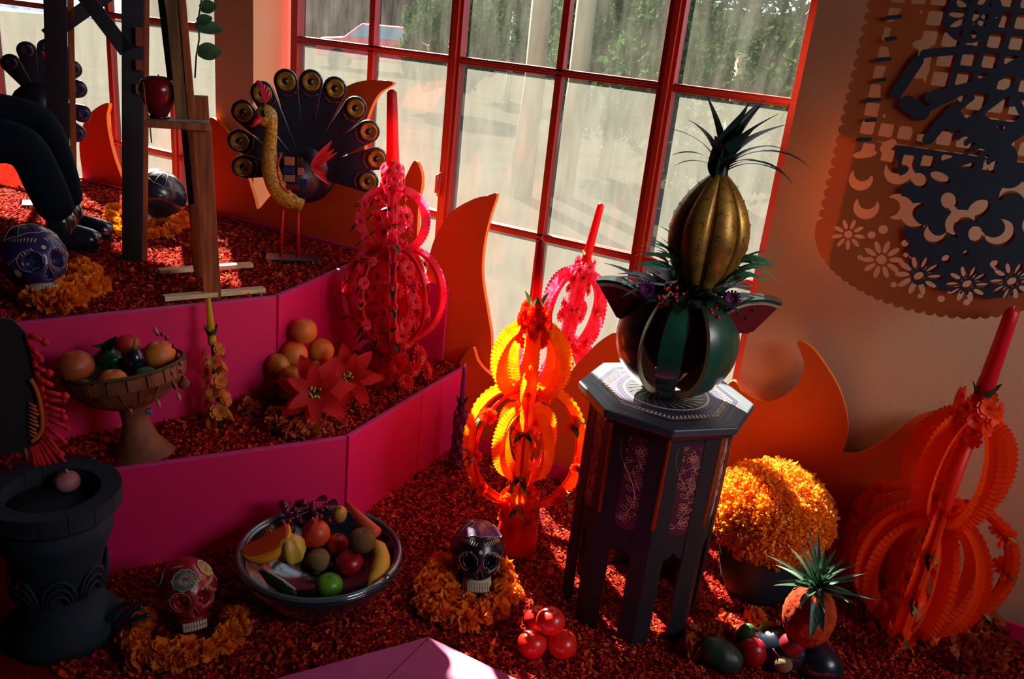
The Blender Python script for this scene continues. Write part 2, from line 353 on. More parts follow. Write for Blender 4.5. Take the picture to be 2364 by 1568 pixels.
def sawdust(label, poly, z, n, view=None):
    xs = [p[0] for p in poly]; ys = [p[1] for p in poly]; x0, x1, y0, y1 = min(xs), max(xs), min(ys), max(ys)
    g = G(); g.prism(poly, z - 0.02, z - 0.002); root = tag(obj('sawdust_bed', g, M_sawbase, smooth=False, kind='stuff'), label, 'sawdust')
    vp = view or (x0, x1, y0, y1); X = RNG.uniform(vp[0], vp[1], n * 2); Y = RNG.uniform(vp[2], vp[3], n * 2)
    k = inpoly(poly, X, Y); X, Y = X[k][:n], Y[k][:n]; n = len(X)
    H = np.array([hgt(a, b) for a, b in zip(X, Y)]) + RNG.uniform(-0.001, 0.008, n) + z
    a = RNG.uniform(0, 2 * PI, n); s = RNG.uniform(0.0018, 0.0058, n) * np.where(RNG.random(n) < 0.06, 1.8, 1); e = RNG.uniform(0.35, 1.0, n)
    ux = np.stack([np.cos(a), np.sin(a), RNG.normal(0, .4, n)], 1) * s[:, None]; uy = np.stack([-np.sin(a), np.cos(a), RNG.normal(0, .4, n)], 1) * (s * e)[:, None]
    c = np.stack([X, Y, H], 1); bend = np.zeros((n, 3)); bend[:, 2] = s * 0.5
    V = np.stack([c - ux - uy * .7, c + ux * .8 - uy, c + ux + uy * .8 + bend, c - ux * .7 + uy], 1).reshape(-1, 3)
    me = bpy.data.meshes.new('flakes'); me.vertices.add(4 * n); me.vertices.foreach_set('co', V.ravel())
    me.loops.add(4 * n); me.loops.foreach_set('vertex_index', np.arange(4 * n)); me.polygons.add(n); me.polygons.foreach_set('loop_start', np.arange(0, 4 * n, 4)); me.update(calc_edges=True)
    me.materials.append(M_saw); obj('flakes', me, None, root, kind='stuff'); return root
Z1, Z2 = 0.32, 0.66
P0, P1, P2 = (-1.462, 2.575), (-1.43, 1.82), (-2.30, 0.455)
Q0, Q1, Q2 = (-1.91, 2.575), (-1.79, 1.90), (-2.50, 0.317)
sawdust('red dyed sawdust strewn over the lowest level round the octagonal table', [(-2.32, 0.5), (-1.44, 1.815), (-1.46, 2.52), (0.9, 2.52), (0.9, 1.50), (-0.892, 1.50), (-1.35, 0.78), (-2.32, 0.5)], 0.0, 120000, (-1.75, 0.55, 0.95, 2.52))
sawdust('red dyed sawdust on the middle step round the basket and poinsettias', [(-1.48, 2.56), (-1.445, 1.825), (-2.31, 0.47), (-2.52, 0.33), (-1.795, 1.905), (-1.91, 2.56)], Z1 - 0.018, 36000)
sawdust('red dyed sawdust on the top step under the peacock and posts', [(-1.925, 2.54), (-1.805, 1.905), (-2.51, 0.33), (-4.5, 0.33), (-4.5, 2.54)], Z2 - 0.012, 70000, (-3.6, -1.8, 0.95, 2.54))

def panel(name, a, b, z0, z1, th, m, parent):
    a, b = Vector((*a, 0)), Vector((*b, 0)); d = (b - a).normalized(); nrm = Vector((-d.y, d.x, 0)) * th
    g = G(); g.prism([(a.x, a.y), (b.x, b.y), (b.x + nrm.x, b.y + nrm.y), (a.x + nrm.x, a.y + nrm.y)], z0, z1)
    return obj(name, g, m, parent, smooth=False, bevel=0.0012)
def platform(label, A, B, C, zt, zb, split):
    root = thing('display_step', label, 'display step', (0, 0, 0))
    mid = (A[0] + (B[0] - A[0]) * split, A[1] + (B[1] - A[1]) * split); mid2 = (A[0] + (B[0] - A[0]) * (split + 0.003), A[1] + (B[1] - A[1]) * (split + 0.003))
    # outer faces; body below, edge strip on top
    for nm, p, q in (('side_panel', A, mid), ('side_panel', mid2, B), ('front_panel', B, C)):
        panel(nm, q, p, zb, zt - 0.004, -0.016, M_mag, root)
        panel('edge_strip', q, p, zt - 0.004, zt, -0.017, M_rim, root)
    return root
s1 = platform('magenta middle display step with one long front and one side face', P0, P1, P2, Z1, -0.02, 0.45)
s2 = platform('magenta top display step standing behind the basket and oranges', Q0, Q1, Q2, Z2, Z1 - 0.02, 0.62)
panel('back_rail', (-4.6, 2.555), (-1.93, 2.555), Z2 - 0.1, Z2 + 0.004, -0.014, M_rim, s2)
panel('back_panel', (-1.925, 2.565), (-1.56, 2.565), Z1 - .05, .60, -0.012, M_mag, s1)
# front step by the photographer and the rail behind the lowest bed
fs = thing('front_step', 'flat magenta front step with a mitred joint, nearest the tomatoes', 'display step', (0, 0, 0))
cz = 0.05
g = G(); g.prism([(-0.892, 1.503), (-0.895, 0.75), (-1.372, 0.75)], -0.3, cz); obj('top_panel', g, mat('pink_magenta', (178, 62, 132), 0.55, rgb2=(164, 50, 118), nscale=9), fs, smooth=False)  # pinker magenta than the panels, mottled by noise
g = G(); g.prism([(-0.8895, 1.503), (1.0, 1.503), (1.0, 0.75), (-0.8925, 0.75)], -0.3, cz); obj('top_panel', g, MATS['pink_magenta'], fs, smooth=False)
g = G(); g.tube([(-0.884, 1.493, cz - 0.001), (-0.884, 1.493, cz + 0.0015)], 0.0035, 10); obj('screw_head', g, M_pwax2, fs)
br = thing('back_rail', 'low magenta rail with a short brace, behind the orange candle', 'rail', (0, 0, 0))
g = G(); g.box((-0.35, 2.527, 0.03), (2.16, 0.012, 0.06)); obj('rail_board', g, M_mag, br, smooth=False, bevel=0.001)
a, b = W(1316, 1100, y=2.515), W(1304, 1142, z=0.0)
g = G(); g.bar((a.x, 2.515, 0.055), (b.x, b.y, 0.004), 0.014, 0.02); obj('brace', g, M_mag, br, smooth=False)

# ------------------------------------------------------------------ flame boards (flat plywood cut-outs)
def flame_board(name, label, pts, y, th=0.018, zb=None):
    P = [(W(px, py, y=y).x, W(px, py, y=y).z) for px, py in pts]
    P = smooth_loop(P, 7, closed=False)
    if zb is not None: P = [(P[0][0], zb)] + P + [(P[-1][0], zb)]
    root = thing(name, label, 'flame cut-out', (P[0][0], y, P[0][1]))
    ox, oz = P[0][0], P[0][1]
    n = len(P); g = G(); g.add([(p[0] - ox, 0, p[1] - oz) for p in P] + [(p[0] - ox, th, p[1] - oz) for p in P], [tuple(range(n)), tuple(range(2 * n - 1, n - 1, -1))])
    me = mesh_from(g, 'board_face', M_flame, False); bm = bmesh.new(); bm.from_mesh(me); bmesh.ops.triangulate(bm, faces=bm.faces); bm.to_mesh(me); bm.free()
    obj('board_face', me, None, root)
    g = G(); g.add([(p[0] - ox, 0, p[1] - oz) for p in P] + [(p[0] - ox, th, p[1] - oz) for p in P], [(i, (i + 1) % n, n + (i + 1) % n, n + i) for i in range(n)])
    obj('board_edge', g, M_flame_edge, root, smooth=False); return root
flame_board('flame_cutout', 'tall orange flame board curling to a point before the window, right of the pink candle',
    [(940, 1000), (945, 860), (958, 760), (976, 690), (986, 620), (1003, 552), (1040, 492), (1090, 461), (1125, 452), (1147, 449), (1131, 500), (1116, 570), (1113, 640), (1125, 720), (1134, 785), (1130, 860), (1120, 930), (1110, 1010)], 2.585, zb=0.0)
flame_board('flame_cutout', 'low wavy orange board behind the octagonal table, small tip at its left end',
    [(1049, 1000), (1050, 930), (1058, 850), (1075, 815), (1091, 802), (1102, 833), (1125, 860), (1165, 886), (1225, 893), (1290, 882), (1340, 832), (1385, 788), (1425, 768), (1450, 790), (1470, 860), (1500, 960), (1560, 985)], 2.55, zb=0.0)
flame_board('flame_cutout', 'wide orange board with a hooked flame on the wall behind the marigold pot',
    [(1640, 1000), (1655, 930), (1690, 880), (1715, 905), (1762, 927), (1805, 917), (1843, 885), (1856, 840), (1841, 790), (1870, 800), (1905, 843), (1940, 905), (1957, 975), (1951, 1030), (1944, 1047), (1990, 1046), (2050, 1012), (2110, 968), (2170, 950), (2200, 965), (2212, 1030), (2190, 1120)], 2.54, zb=0.0)
flame_board('flame_cutout', 'orange board with two flame tips standing behind the tin peacock',
    [(470, 420), (475, 330), (485, 272), (520, 300), (551, 350), (571, 406), (587, 457), (596, 483), (625, 452), (670, 420), (715, 370), (750, 300), (775, 235), (800, 200), (850, 185), (907, 191), (876, 215), (856, 250), (842, 300), (845, 370), (870, 430), (915, 450), (940, 400), (958, 371), (972, 398), (973, 430), (966, 470), (962, 560)], 2.57, zb=0.6)
flame_board('flame_cutout', 'narrow orange flame board between the two dark timber posts',
    [(190, 400), (183, 335), (192, 288), (215, 255), (249, 238), (246, 270), (251, 312), (264, 365), (286, 425)], 2.57, zb=0.6)
flame_board('flame_cutout', 'edge of an orange flame board left of the narrow one, behind the dark post',
    [(60, 395), (80, 330), (105, 300), (128, 330), (150, 375), (168, 410)], 2.57, zb=0.6)

# ------------------------------------------------------------------ flowers
def marigold_mesh(name, r, n, m, seed):
    rnd = random.Random(seed); g = G()
    for i in range(n):
        t = (i + 0.5) / n; th = math.acos(1 - t * 1.15); ph = i * 2.39996
        d = Vector((math.sin(th) * math.cos(ph), math.sin(th) * math.sin(ph), math.cos(th) * 0.75 + 0.1))
        L = r * rnd.uniform(0.75, 1.05)
        g.blade(d * r * 0.18, d, L * 0.85, r * rnd.uniform(0.42, 0.62), curl=rnd.uniform(-0.5, 1.1), n=3, up=(rnd.uniform(-1, 1), rnd.uniform(-1, 1), 0.6), fold=rnd.uniform(0.1, 0.5), shape=lambda t: 0.35 + 0.75 * t)
    g.ell((0, 0, 0), (r * 0.3, r * 0.3, r * 0.25), 10, 6)
    return mesh_from(g, name, m, False)
MG = [marigold_mesh('marigold', 0.036, 72, M_gold, k) for k in range(3)]; MY = [marigold_mesh('marigold', 0.036, 72, M_yel, 9)]
def marigolds(spots, z, meshes, label, group, sc=(0.8, 1.2), zs=None):
    cx0 = sum(p[0] for p in spots) / len(spots); cy0 = sum(p[1] for p in spots) / len(spots)
    for i, (x, y) in enumerate(spots):
        o = bpy.data.objects.new('marigold', random.choice(meshes)); COL.objects.link(o)
        s = random.uniform(*sc); o.scale = (s,) * 3; o.location = (x, y, (zs[i] if zs else z) + 0.018 * s + 0.004); o.rotation_euler = (random.uniform(-.5, .5), random.uniform(-.5, .5), random.uniform(0, 6))
        ux, uy = x - cx0, y - cy0
        side = ', on its window side' if uy > abs(ux) else ', on its near side' if -uy > abs(ux) else ', on its left side' if ux < 0 else ', on its right side'
        tag(o, label + side, 'marigold', group)
def ring(cx, cy, r, n, a0=0, a1=2 * PI, jit=0.008): return [(cx + (r + random.uniform(-jit, jit)) * math.cos(a0 + (a1 - a0) * i / n), cy + (r + random.uniform(-jit, jit)) * math.sin(a0 + (a1 - a0) * i / n)) for i in range(n)]
def daisy_mesh(name, r, n, m, layers=2, frill=True, cup=0.5):
    g = G(); rnd = random.Random(n)
    for l in range(layers):
        for i in range(n):
            a = 2 * PI * (i + 0.5 * l) / n; d = Vector((math.cos(a), math.sin(a), cup + 0.5 * l + rnd.uniform(-.1, .1)))
            g.blade((0, 0, 0.001 * l), d, r * (1 - 0.22 * l), r * 2.6 / n * (1.35 if frill else 1.1) * (1 - .1 * l), curl=0.5, n=3, up=(0, 0, 1), fold=0.12, shape=lambda t: 0.35 + 0.8 * t if frill else math.sin(PI * (0.12 + t * .8)))
    return mesh_from(g, name, m, False)
def centre_mesh(r, m=M_pcen):
    g = G(); g.ell((0, 0, r * 0.35), (r, r, r * 0.6), 8, 5); return mesh_from(g, 'flower_centre', m)
DP = daisy_mesh('wax_flower', 0.020, 12, M_pwax); DPC = centre_mesh(0.006)
DPR = daisy_mesh('wax_flower', 0.034, 14, M_pred, 3, cup=0.35)
DO = daisy_mesh('wax_flower', 0.020, 7, M_rwax, 2, cup=1.0); DOO = daisy_mesh('wax_flower', 0.020, 7, M_owax, 2, cup=1.0)
DV = daisy_mesh('wax_flower', 0.017, 12, M_purp); DR = daisy_mesh('wax_flower', 0.022, 8, M_owax2, 2, cup=0.9)
def leaf_mesh(m, L=0.048, w=0.018): g = G(); g.blade((0, 0, 0), (0, 0, 1), L, w, 0.25, 5, up=(0, 1, 0), fold=0.25); return mesh_from(g, 'wax_leaf', m)
LG = leaf_mesh(M_leaf); LGP = leaf_mesh(M_leafp); LC = leaf_mesh(M_cream, 0.026, 0.013)
def place_flower(parent, me, p, d, s=1.0, centre=None, name='wax_flower'):
    M = basis(p, d) @ Matrix.Rotation(random.uniform(0, 6), 4, 'Z') @ Matrix.Scale(s, 4)
    o = inst(name, me, parent, M)
    if centre: inst('flower_centre', centre, o, Matrix.Identity(4))
    return o
def arch_pts(z0, z1, rad, az, n=30, r0=0.012, sq=0.85):
    out = []
    for i in range(n + 1):
        t = i / n; a = PI * t; rr = r0 + (rad - r0) * math.sin(a) ** sq; z = z0 + (z1 - z0) * (0.5 - 0.5 * math.cos(a))
        out.append(Vector((rr * math.cos(az), rr * math.sin(az), z)))
    return out
def feather(g, pts, az, w, tooth=0.22, n_out=1.0):
    """serrated V-shaped wax band that follows an arch"""
    side = Vector((-math.sin(az), math.cos(az), 0)); n = len(pts); V = []; F = []
    fine = []; K_ = 3
    for i in range(n - 1):
        for q in range(K_): fine.append(pts[i].lerp(pts[i + 1], q / K_))
    fine.append(pts[-1]); n = len(fine); rad = Vector((math.cos(az), math.sin(az), 0))
    for i, p in enumerate(fine):
        d = (fine[min(i + 1, n - 1)] - fine[max(i - 1, 0)]).normalized(); out = side.cross(d)
        if out.dot(rad) < 0: out = -out
        tt = (i % 3) / 3; saw = 1 + tooth * (.5 - tt); ww = w * (0.5 + 0.5 * math.sin(PI * i / (n - 1)) ** .6) * saw; lift = d * (0.30 * ww)
        V += [p + (out * 0.85 + side * 0.55) * ww + lift, p + (out * .38 + side * .42) * ww + lift * .3, p - out * ww * .12, p + (out * .38 - side * .42) * ww + lift * .3, p + (out * 0.85 - side * 0.55) * ww + lift]
    for i in range(n - 1):
        for k in range(4): a = i * 5 + k; F.append((a, a + 1, a + 6, a + 5))
    g.add(V, F)
def taper(parent, z0, z1, r0, r1, m, curl=True):
    g = G(); n = 8; prof = [(0.0005, z0)] + [(r0 + (r1 - r0) * i / n, z0 + (z1 - z0) * i / n) for i in range(n + 1)] + [(r1 * 0.6, z1 + r1 * 0.5), (0.0006, z1 + r1 * 0.7)]
    g.lathe(prof, 18); c = obj('taper_candle', g, m, parent)
    g = G()
    if curl: g.tube([(0, 0, z1), (0.001, 0, z1 + 0.012), (-0.004, 0, z1 + 0.017), (-0.007, 0, z1 + 0.008), (-0.008, 0, z1 - 0.004)], 0.0009, 5)
    else: g.tube([(0, 0, z1), (0.001, 0, z1 + 0.008)], 0.0012, 5)
    obj('wick', g, M_wick, c)
def candelabra(name, label, base, top, sp, rz=0.0):
    root = thing(name, label, 'candle', base); root.rotation_euler = lean(base, top)
    if 'cyl' in sp:
        g = G(); r, h = sp['cyl']; g.lathe([(0.001, 0), (r, 0), (r * 1.02, h * .3), (r * .9, h), (0.001, h)], 28); obj('base', g, sp['mb'], root)
    g = G(); g.tube([(0, 0, 0.01), (0, 0, sp['stem'][1])], sp['stem'][0], 14); obj('stem', g, sp['ms'], root)
    for (z0, z1, rad, n, w, m, a0, rod) in sp['globes']:
        for k in range(n):
            az = rz + a0 + 2 * PI * k / n; pts = arch_pts(z0, z1, rad, az)
            if w: g = G(); feather(g, pts, az, w); obj('arch_band', g, m, root, smooth=False)
            if rod: g = G(); g.tube(pts, rod, 6); obj('arch_rod', g, sp['mr'], root)
    for (z0, z1, rad, az, t, kind) in sp.get('nodes', []):
        pts = arch_pts(z0, z1, rad, rz + az); i = int(t * 30); p = pts[i]; o = Vector((math.cos(rz + az), math.sin(rz + az), 0)); sd_ = Vector((-o.y, o.x, 0))
        for q in (-1, 1):
            d = (sd_ * q + o * 0.4 + Vector((0, 0, 0.2 * q))); place_flower(root, sp['fl'], p + d * 0.006, d, random.uniform(.8, 1.1) * sp.get('ns', 1.0), sp.get('fc'))
        for q in range(3):
            d = o * 0.9 + sd_ * random.uniform(-1, 1) + Vector((0, 0, random.uniform(-1.2, 0.6))); inst('wax_leaf', sp['leaf'][q % len(sp['leaf'])], root, basis(p, d))
    for (z0, z1, r0, r1, n, me, s) in sp['clusters']:
        for k in range(n):
            t = (k + 0.5) / n; a = k * 2.39996; r = r0 + (r1 - r0) * t; z = z0 + (z1 - z0) * t
            d = Vector((math.cos(a), math.sin(a), random.uniform(-.1, .5))); place_flower(root, me, (r * math.cos(a), r * math.sin(a), z), d, s * random.uniform(.85, 1.15), sp.get('fc'))
    for k in range(sp.get('cl', 3)):
        a = 2 * PI * k / sp.get('cl', 3) + 0.5; inst('wax_leaf', sp['cleaf'], root, basis((0.012 * math.cos(a), 0.012 * math.sin(a), sp['tz'][0] - 0.03), (math.cos(a) * .25, math.sin(a) * .25, 1)) @ Matrix.Scale(1.5, 4))
    taper(root, sp['tz'][0] - 0.04, sp['tz'][1], sp['tr'][0], sp['tr'][1], sp['mt'], sp.get('curl', True))
    return root
# orange candle in the middle
bo = W(1192, 1265, z=0); to = W(1250, 555, y=bo.y)
fz = face(bo)
nodes = [(.17, .535, .165, a, t, 0) for a in (PI, 0, PI - 1.9, -1.9 + PI * 1.5) for t in (.25, .48, .70)] + [(.17, .535, .165, -1.0, t, 0) for t in (.3, .5, .75)]
candelabra('orange_wax_candle', 'tall orange wax candle arrangement with open hoops, left of the octagonal table', bo, to, dict(
    cyl=(.062, .16), mb=M_rwax, ms=M_rwax, mr=M_rwax, stem=(.017, .80),
    globes=[(.17, .535, .155, 4, .034, M_owax, 0, .0045), (.17, .535, .165, 1, 0, M_owax, -1.0, .005), (.27, .465, .080, 4, .034, M_owax, .75, 0), (.53, .715, .078, 5, .042, M_owax, 0, 0)],
    nodes=nodes, fl=DO, ns=1.35, leaf=[LG, LGP, LG], clusters=[(.10, .20, .055, .045, 20, DO, 1.1), (.24, .30, .03, .03, 7, DOO, 1.0), (.34, .44, .024, .028, 12, DO, 1.1), (.50, .55, .022, .026, 9, DO, .95), (.69, .785, .040, .030, 30, DO, 1.2), (.08, .20, .05, .05, 14, DOO, 1.1)],
    cl=3, cleaf=LG, tz=(.79, .975), tr=(.015, .010), mt=M_pred), fz)
# pink candle on the middle step
bp = W(912, 872, z=Z1 - 0.02); tp = W(905, 215, y=bp.y); fz = face(bp)
nodes = [(.15, .475, .165, a, t, 0) for a in (PI, 0, -.7, -1.3, -1.9, -2.5) for t in (.18, .36, .5, .64, .8)]
candelabra('pink_wax_candle', 'tall pink wax candle arrangement with frilled flowers at the end of the middle step', bp, tp, dict(
    ms=M_pred, mr=M_pred, stem=(.020, .74),
    globes=[(.15, .475, .160, 4, .024, M_pwax, 0, .007), (.15, .475, .150, 4, 0, M_pwax, .8, .008), (.475, .665, .098, 4, .030, M_pwax, 0, 0), (.20, .42, .09, 4, .024, M_pred, .3, 0)],
    nodes=nodes + [(.475, .665, .115, a, t, 0) for a in (PI, 0, -1.25, -2.5) for t in (.3, .5, .7)], fl=DP, fc=DPC, leaf=[LC, LG, LC],
    clusters=[(.015, .10, .125, .10, 20, DPR, 1.1), (.07, .20, .09, .05, 18, DPR, 1.0), (.16, .46, .085, .06, 44, DP, 1.5), (.20, .44, .12, .11, 26, DP, 1.3), (.53, .60, .045, .045, 8, DP, 1.9), (.46, .50, .04, .04, 8, DP, 1.1), (.64, .755, .036, .030, 26, DP, 1.0)],
    cl=3, cleaf=LC, tz=(.77, .985), tr=(.0225, .0165), mt=M_pred, curl=False), fz)
# second pink candle in the window recess
bq = W(1272, 885, y=2.69); bq.z = 0.225; tq = W(1388, 470, y=2.69); fz = face(bq)
zz = tq.z - bq.z
candelabra('pink_wax_candle', 'smaller pink wax candle standing against the window behind the orange board', bq, tq, dict(
    ms=M_pred, mr=M_pred, stem=(.020, zz * .72),
    globes=[(zz * .30, zz * .66, .085, 6, .040, M_pwax, 0, 0), (0, zz * .30, .14, 7, .04, M_pwax, .2, .005)],
    nodes=[(zz * .30, zz * .66, .105, a, t, 0) for a in (PI, 0, -1.2, -2.2) for t in (.3, .6)], fl=DP, fc=DPC, leaf=[LC],
    clusters=[(.04, .2, .06, .04, 14, DP, 1.2), (zz * .28, zz * .34, .04, .04, 10, DP, 1.1), (zz * .44, zz * .52, .03, .03, 8, DP, 1.6), (zz * .58, zz * .74, .034, .028, 24, DP, 1.0)],
    cl=3, cleaf=LC, tz=(zz * .78, zz), tr=(.0165, .012), mt=M_pred, curl=False), fz)
# orange candle at the right end
br_ = W(2078, 1452, z=0); tr_ = W(2298, 830, y=br_.y); fz = face(br_)
nodes = [(.02, .42, .225, a, t, 0) for a in (PI, PI * 5 / 3, PI * 7 / 3) for t in (.3, .55, .75)]
candelabra('orange_wax_candle', 'deep orange wax candle arrangement with broad hoops at the right end', br_, tr_, dict(
    cyl=(.06, .10), mb=M_owax2, ms=M_rwax, mr=M_rwax, stem=(.020, .74),
    globes=[(.02, .42, .225, 3, .034, M_owax2, PI, .0045), (.06, .40, .16, 3, .034, M_owax2, PI + 1.0, 0), (.05, .35, .115, 4, .050, M_owax2, .45, 0), (.40, .67, .090, 5, .048, M_owax2, .1, 0)],
    nodes=nodes, fl=DR, ns=1.6, leaf=[LGP, LG], clusters=[(.01, .09, .10, .06, 20, DR, 1.2), (.14, .24, .04, .03, 12, DR, 1.3), (.37, .43, .028, .03, 12, DR, 1.1), (.62, .74, .050, .040, 28, DR, 1.25)],
    cl=4, cleaf=LG, tz=(.75, .98), tr=(.023, .017), mt=M_pred), fz)
# purple thin candle
bv = W(1052, 1085, z=0); tv = W(1072, 850, y=bv.y); r_ = thing('purple_candle', 'slim purple candle with purple flowers beside the end of the middle step', 'candle', bv); r_.rotation_euler = lean(bv, tv); hv = (tv - bv).length
g = G(); g.tube([(0, 0, 0), (0, 0, hv * .6)], 0.008, 8); obj('stem', g, M_leaf, r_)
for k in range(34): a = k * 2.4; place_flower(r_, DV, (0.016 * math.cos(a), 0.016 * math.sin(a), 0.02 + hv * .56 * k / 34), (math.cos(a), math.sin(a), .3), 1.0, DPC)
for k in range(3): inst('wax_leaf', LG, r_, basis((0, 0, hv * .58), (math.cos(k * 2.1 + .4) * .3, math.sin(k * 2.1 + .4) * .3, 1)) @ Matrix.Scale(1.3, 4))
taper(r_, hv * .56, hv, .010, .006, M_purp)
# yellow candle with ruffled yellow flowers
by = W(508, 985, z=Z1 - 0.018); ty = W(481, 692, y=by.y); r_ = thing('yellow_candle', 'slim yellow candle rising from a spray of yellow flowers, beside the basket', 'candle', by); r_.rotation_euler = lean(by, ty); hy = (ty - by).length
M_yfl = mat('amber_petals', (214, 146, 44), 0.6, tl=0.4, rgb2=(206, 116, 40), nscale=40)
DY = daisy_mesh('gladiolus_flower', 0.026, 6, M_yfl, 2, cup=0.9)
g = G(); g.tube([(0, 0, 0), (0, 0, hy * .7)], 0.006, 8); obj('stem', g, M_leaf, r_)
for k in range(20): a = k * 2.4; place_flower(r_, DY, (0.018 * math.cos(a), 0.018 * math.sin(a), 0.02 + hy * .60 * k / 20), (math.cos(a), math.sin(a), .5), 1.25 - .02 * k, name='gladiolus_flower')
for k in range(4): inst('wax_leaf', LG, r_, basis((0, 0, hy * .66), (math.cos(k * 1.6) * .3, math.sin(k * 1.6) * .3, 1)) @ Matrix.Scale(1.3, 4))
taper(r_, hy * .66, hy, .0125, .007, mat('yellow_wax', (222, 190, 30), 0.4, tl=0.4))

# ------------------------------------------------------------------ octagonal table
TC = Vector((-0.54, 2.02)); TH, TR, RB, TA = 0.661, 0.231, 0.192, 3.551
tb = thing('octagonal_table', 'tall black octagonal table with painted panels, under the watermelon sculpture', 'table', (TC.x, TC.y, 0), (0, 0, TA))
def octp(r): return [(r * math.cos(k * PI / 4), r * math.sin(k * PI / 4)) for k in range(8)]
M_top = mat('tabletop_lacquer', (52, 62, 70), 0.42, bump=.05, bscale=300)
g = G(); g.prism(octp(TR), TH - 0.022, TH); obj('tabletop', g, M_top, tb, smooth=False, bevel=0.004)
g = G(); g.prism(octp(TR - 0.012), TH - 0.034, TH - 0.022); obj('table_moulding', g, mat('oxblood_lacquer', (64, 16, 12), 0.4), tb, smooth=False)
M_inp = mat('purple_inlay', (60, 50, 88), 0.4); M_inl = mat('bone_inlay', (220, 196, 160), 0.4); M_ind = mat('dark_inlay', (30, 36, 54), 0.4); M_inpk = mat('lilac_inlay', (120, 92, 130), 0.38)
def octring(name, r0, r1, z, m):
    g = G(); A, B = octp(r0), octp(r1); g.add([(x, y, z) for x, y in A] + [(x, y, z) for x, y in B], [(k, (k + 1) % 8, 8 + (k + 1) % 8, 8 + k) for k in range(8)]); obj(name, g, m, tb, smooth=False)
def cring(name, r0, r1, z, m):
    g = G(); g.lathe([(r1, z), (max(r0, .0005), z)], 48); obj(name, g, m, tb, smooth=False)
octring('inlay_band', .172, .194, TH + .0006, M_inpk); octring('inlay_band', .175, .191, TH + .0009, M_ind)
octring('inlay_field', .0005, .150, TH + .0005, M_inp)
g = G()
for k in range(8):
    a0, a1 = Vector((*octp(.170)[k], 0)), Vector((*octp(.170)[(k + 1) % 8], 0)); b0, b1 = Vector((*octp(.153)[k], 0)), Vector((*octp(.153)[(k + 1) % 8], 0)); n = 11
    for i in range(n):
        t0, t1, t2 = i / n, (i + .5) / n, (i + 1) / n
        q = [a0.lerp(a1, t0), a0.lerp(a1, t1), b0.lerp(b1, t1 + .25 / n), b0.lerp(b1, t0 + .25 / n)]; g.add([(p.x, p.y, TH + .0014) for p in q], [(3, 2, 1, 0)])
        q = [a0.lerp(a1, t0), a0.lerp(a1, t2), a0.lerp(a1, t2) * .982, a0.lerp(a1, t0) * .982]; g.add([(p.x, p.y, TH + .0014) for p in q], [(3, 2, 1, 0)])
obj('zigzag_inlay', g, M_inl, tb, smooth=False)
cring('inlay_ring', .108, .113, TH + .0012, M_inl); cring('inlay_ring', .112, .130, TH + .0010, M_ind); cring('inlay_roundel', 0, .108, TH + .0009, M_ind)
g = G()
for k in range(60):
    for rr in (.118, .124): a = 2 * PI * (k + (rr > .12) * .5) / 60; g.tube([(rr * math.cos(a), rr * math.sin(a), TH), (rr * math.cos(a), rr * math.sin(a), TH + .0016)], .0016, 5)
obj('dot_inlay', g, M_inpk, tb, smooth=False, kind='stuff')
g = G()
for k in range(26):                                            # leaf sprays painted inside the roundel
    a = 2 * PI * k / 26; p = [Vector((r * math.cos(a + .6 * (r - .03) / .08), r * math.sin(a + .6 * (r - .03) / .08), TH + .0016)) for r in (.04, .055, .07, .085, .1)]
    g.tube(p, .0007, 4)
obj('painted_spray', g, M_inl, tb, kind='stuff')
PB = octp(RB)
def vine_art(G1, M, w, z0, z1, seed):
    """scrolling vine, birds' wings and blossoms drawn in raised line on a table panel"""
    rnd = random.Random(seed)
    def L(pts, r=.0009): G1.tube([M @ Vector((x, 0, z)) for x, z in pts], r, 4, caps=False)
    def circ(x, z, r, n=12): L([(x + r * math.cos(2 * PI * i / n), z + r * math.sin(2 * PI * i / n)) for i in range(n + 1)])
    L([(-.5 * w + w * .35 * math.sin(t * 5.2) + w * .3, z0 + .02 + (z1 - z0 - .03) * t) for t in np.linspace(0, 1, 30)], .0012)
    for i in range(16):
        t = (i + .5) / 16; z = z0 + .015 + (z1 - z0 - .03) * t; x = -.5 * w + w * .35 * math.sin(t * 5.2) + w * .3; s = 1 if i % 2 else -1
        l = w * rnd.uniform(.22, .34); e = [(x + s * l * u, z + .5 * l * u + .22 * l * math.sin(PI * u) * q) for q in (1, -1) for u in (np.linspace(0, 1, 6) if q > 0 else np.linspace(1, 0, 6))]
        e = [(min(max(a, -w * .46), w * .46), b) for a, b in e]; L(e)
    for zc in (.12, .30, .86):
        z = z0 + (z1 - z0) * zc; x = rnd.uniform(-.12, .12) * w
        for k in range(5): circ(x + .010 * math.cos(k * 1.257), z + .010 * math.sin(k * 1.257), .0055, 8)
        circ(x, z, .004, 8)
    for zc in (.5, .72):
        z = z0 + (z1 - z0) * zc; x = .12 * w
        for k in range(9): L([(x - .002 * k, z + .004 * k), (x + .018 - .0015 * k, z + .004 * k + .008)])
        circ(x, z - .008, .006, 10); L([(x - .02, z), (x - .004, z + .012), (x + .014, z - .014)])
    for i in range(60): circ(rnd.uniform(-.46, .46) * w, rnd.uniform(z1 - (z1 - z0) * .5, z1), .0009, 4)
M_art = mat('rose_line_paint', (196, 120, 104), 0.5); M_fld = mat('wine_panel_paint', (58, 18, 40), 0.5)
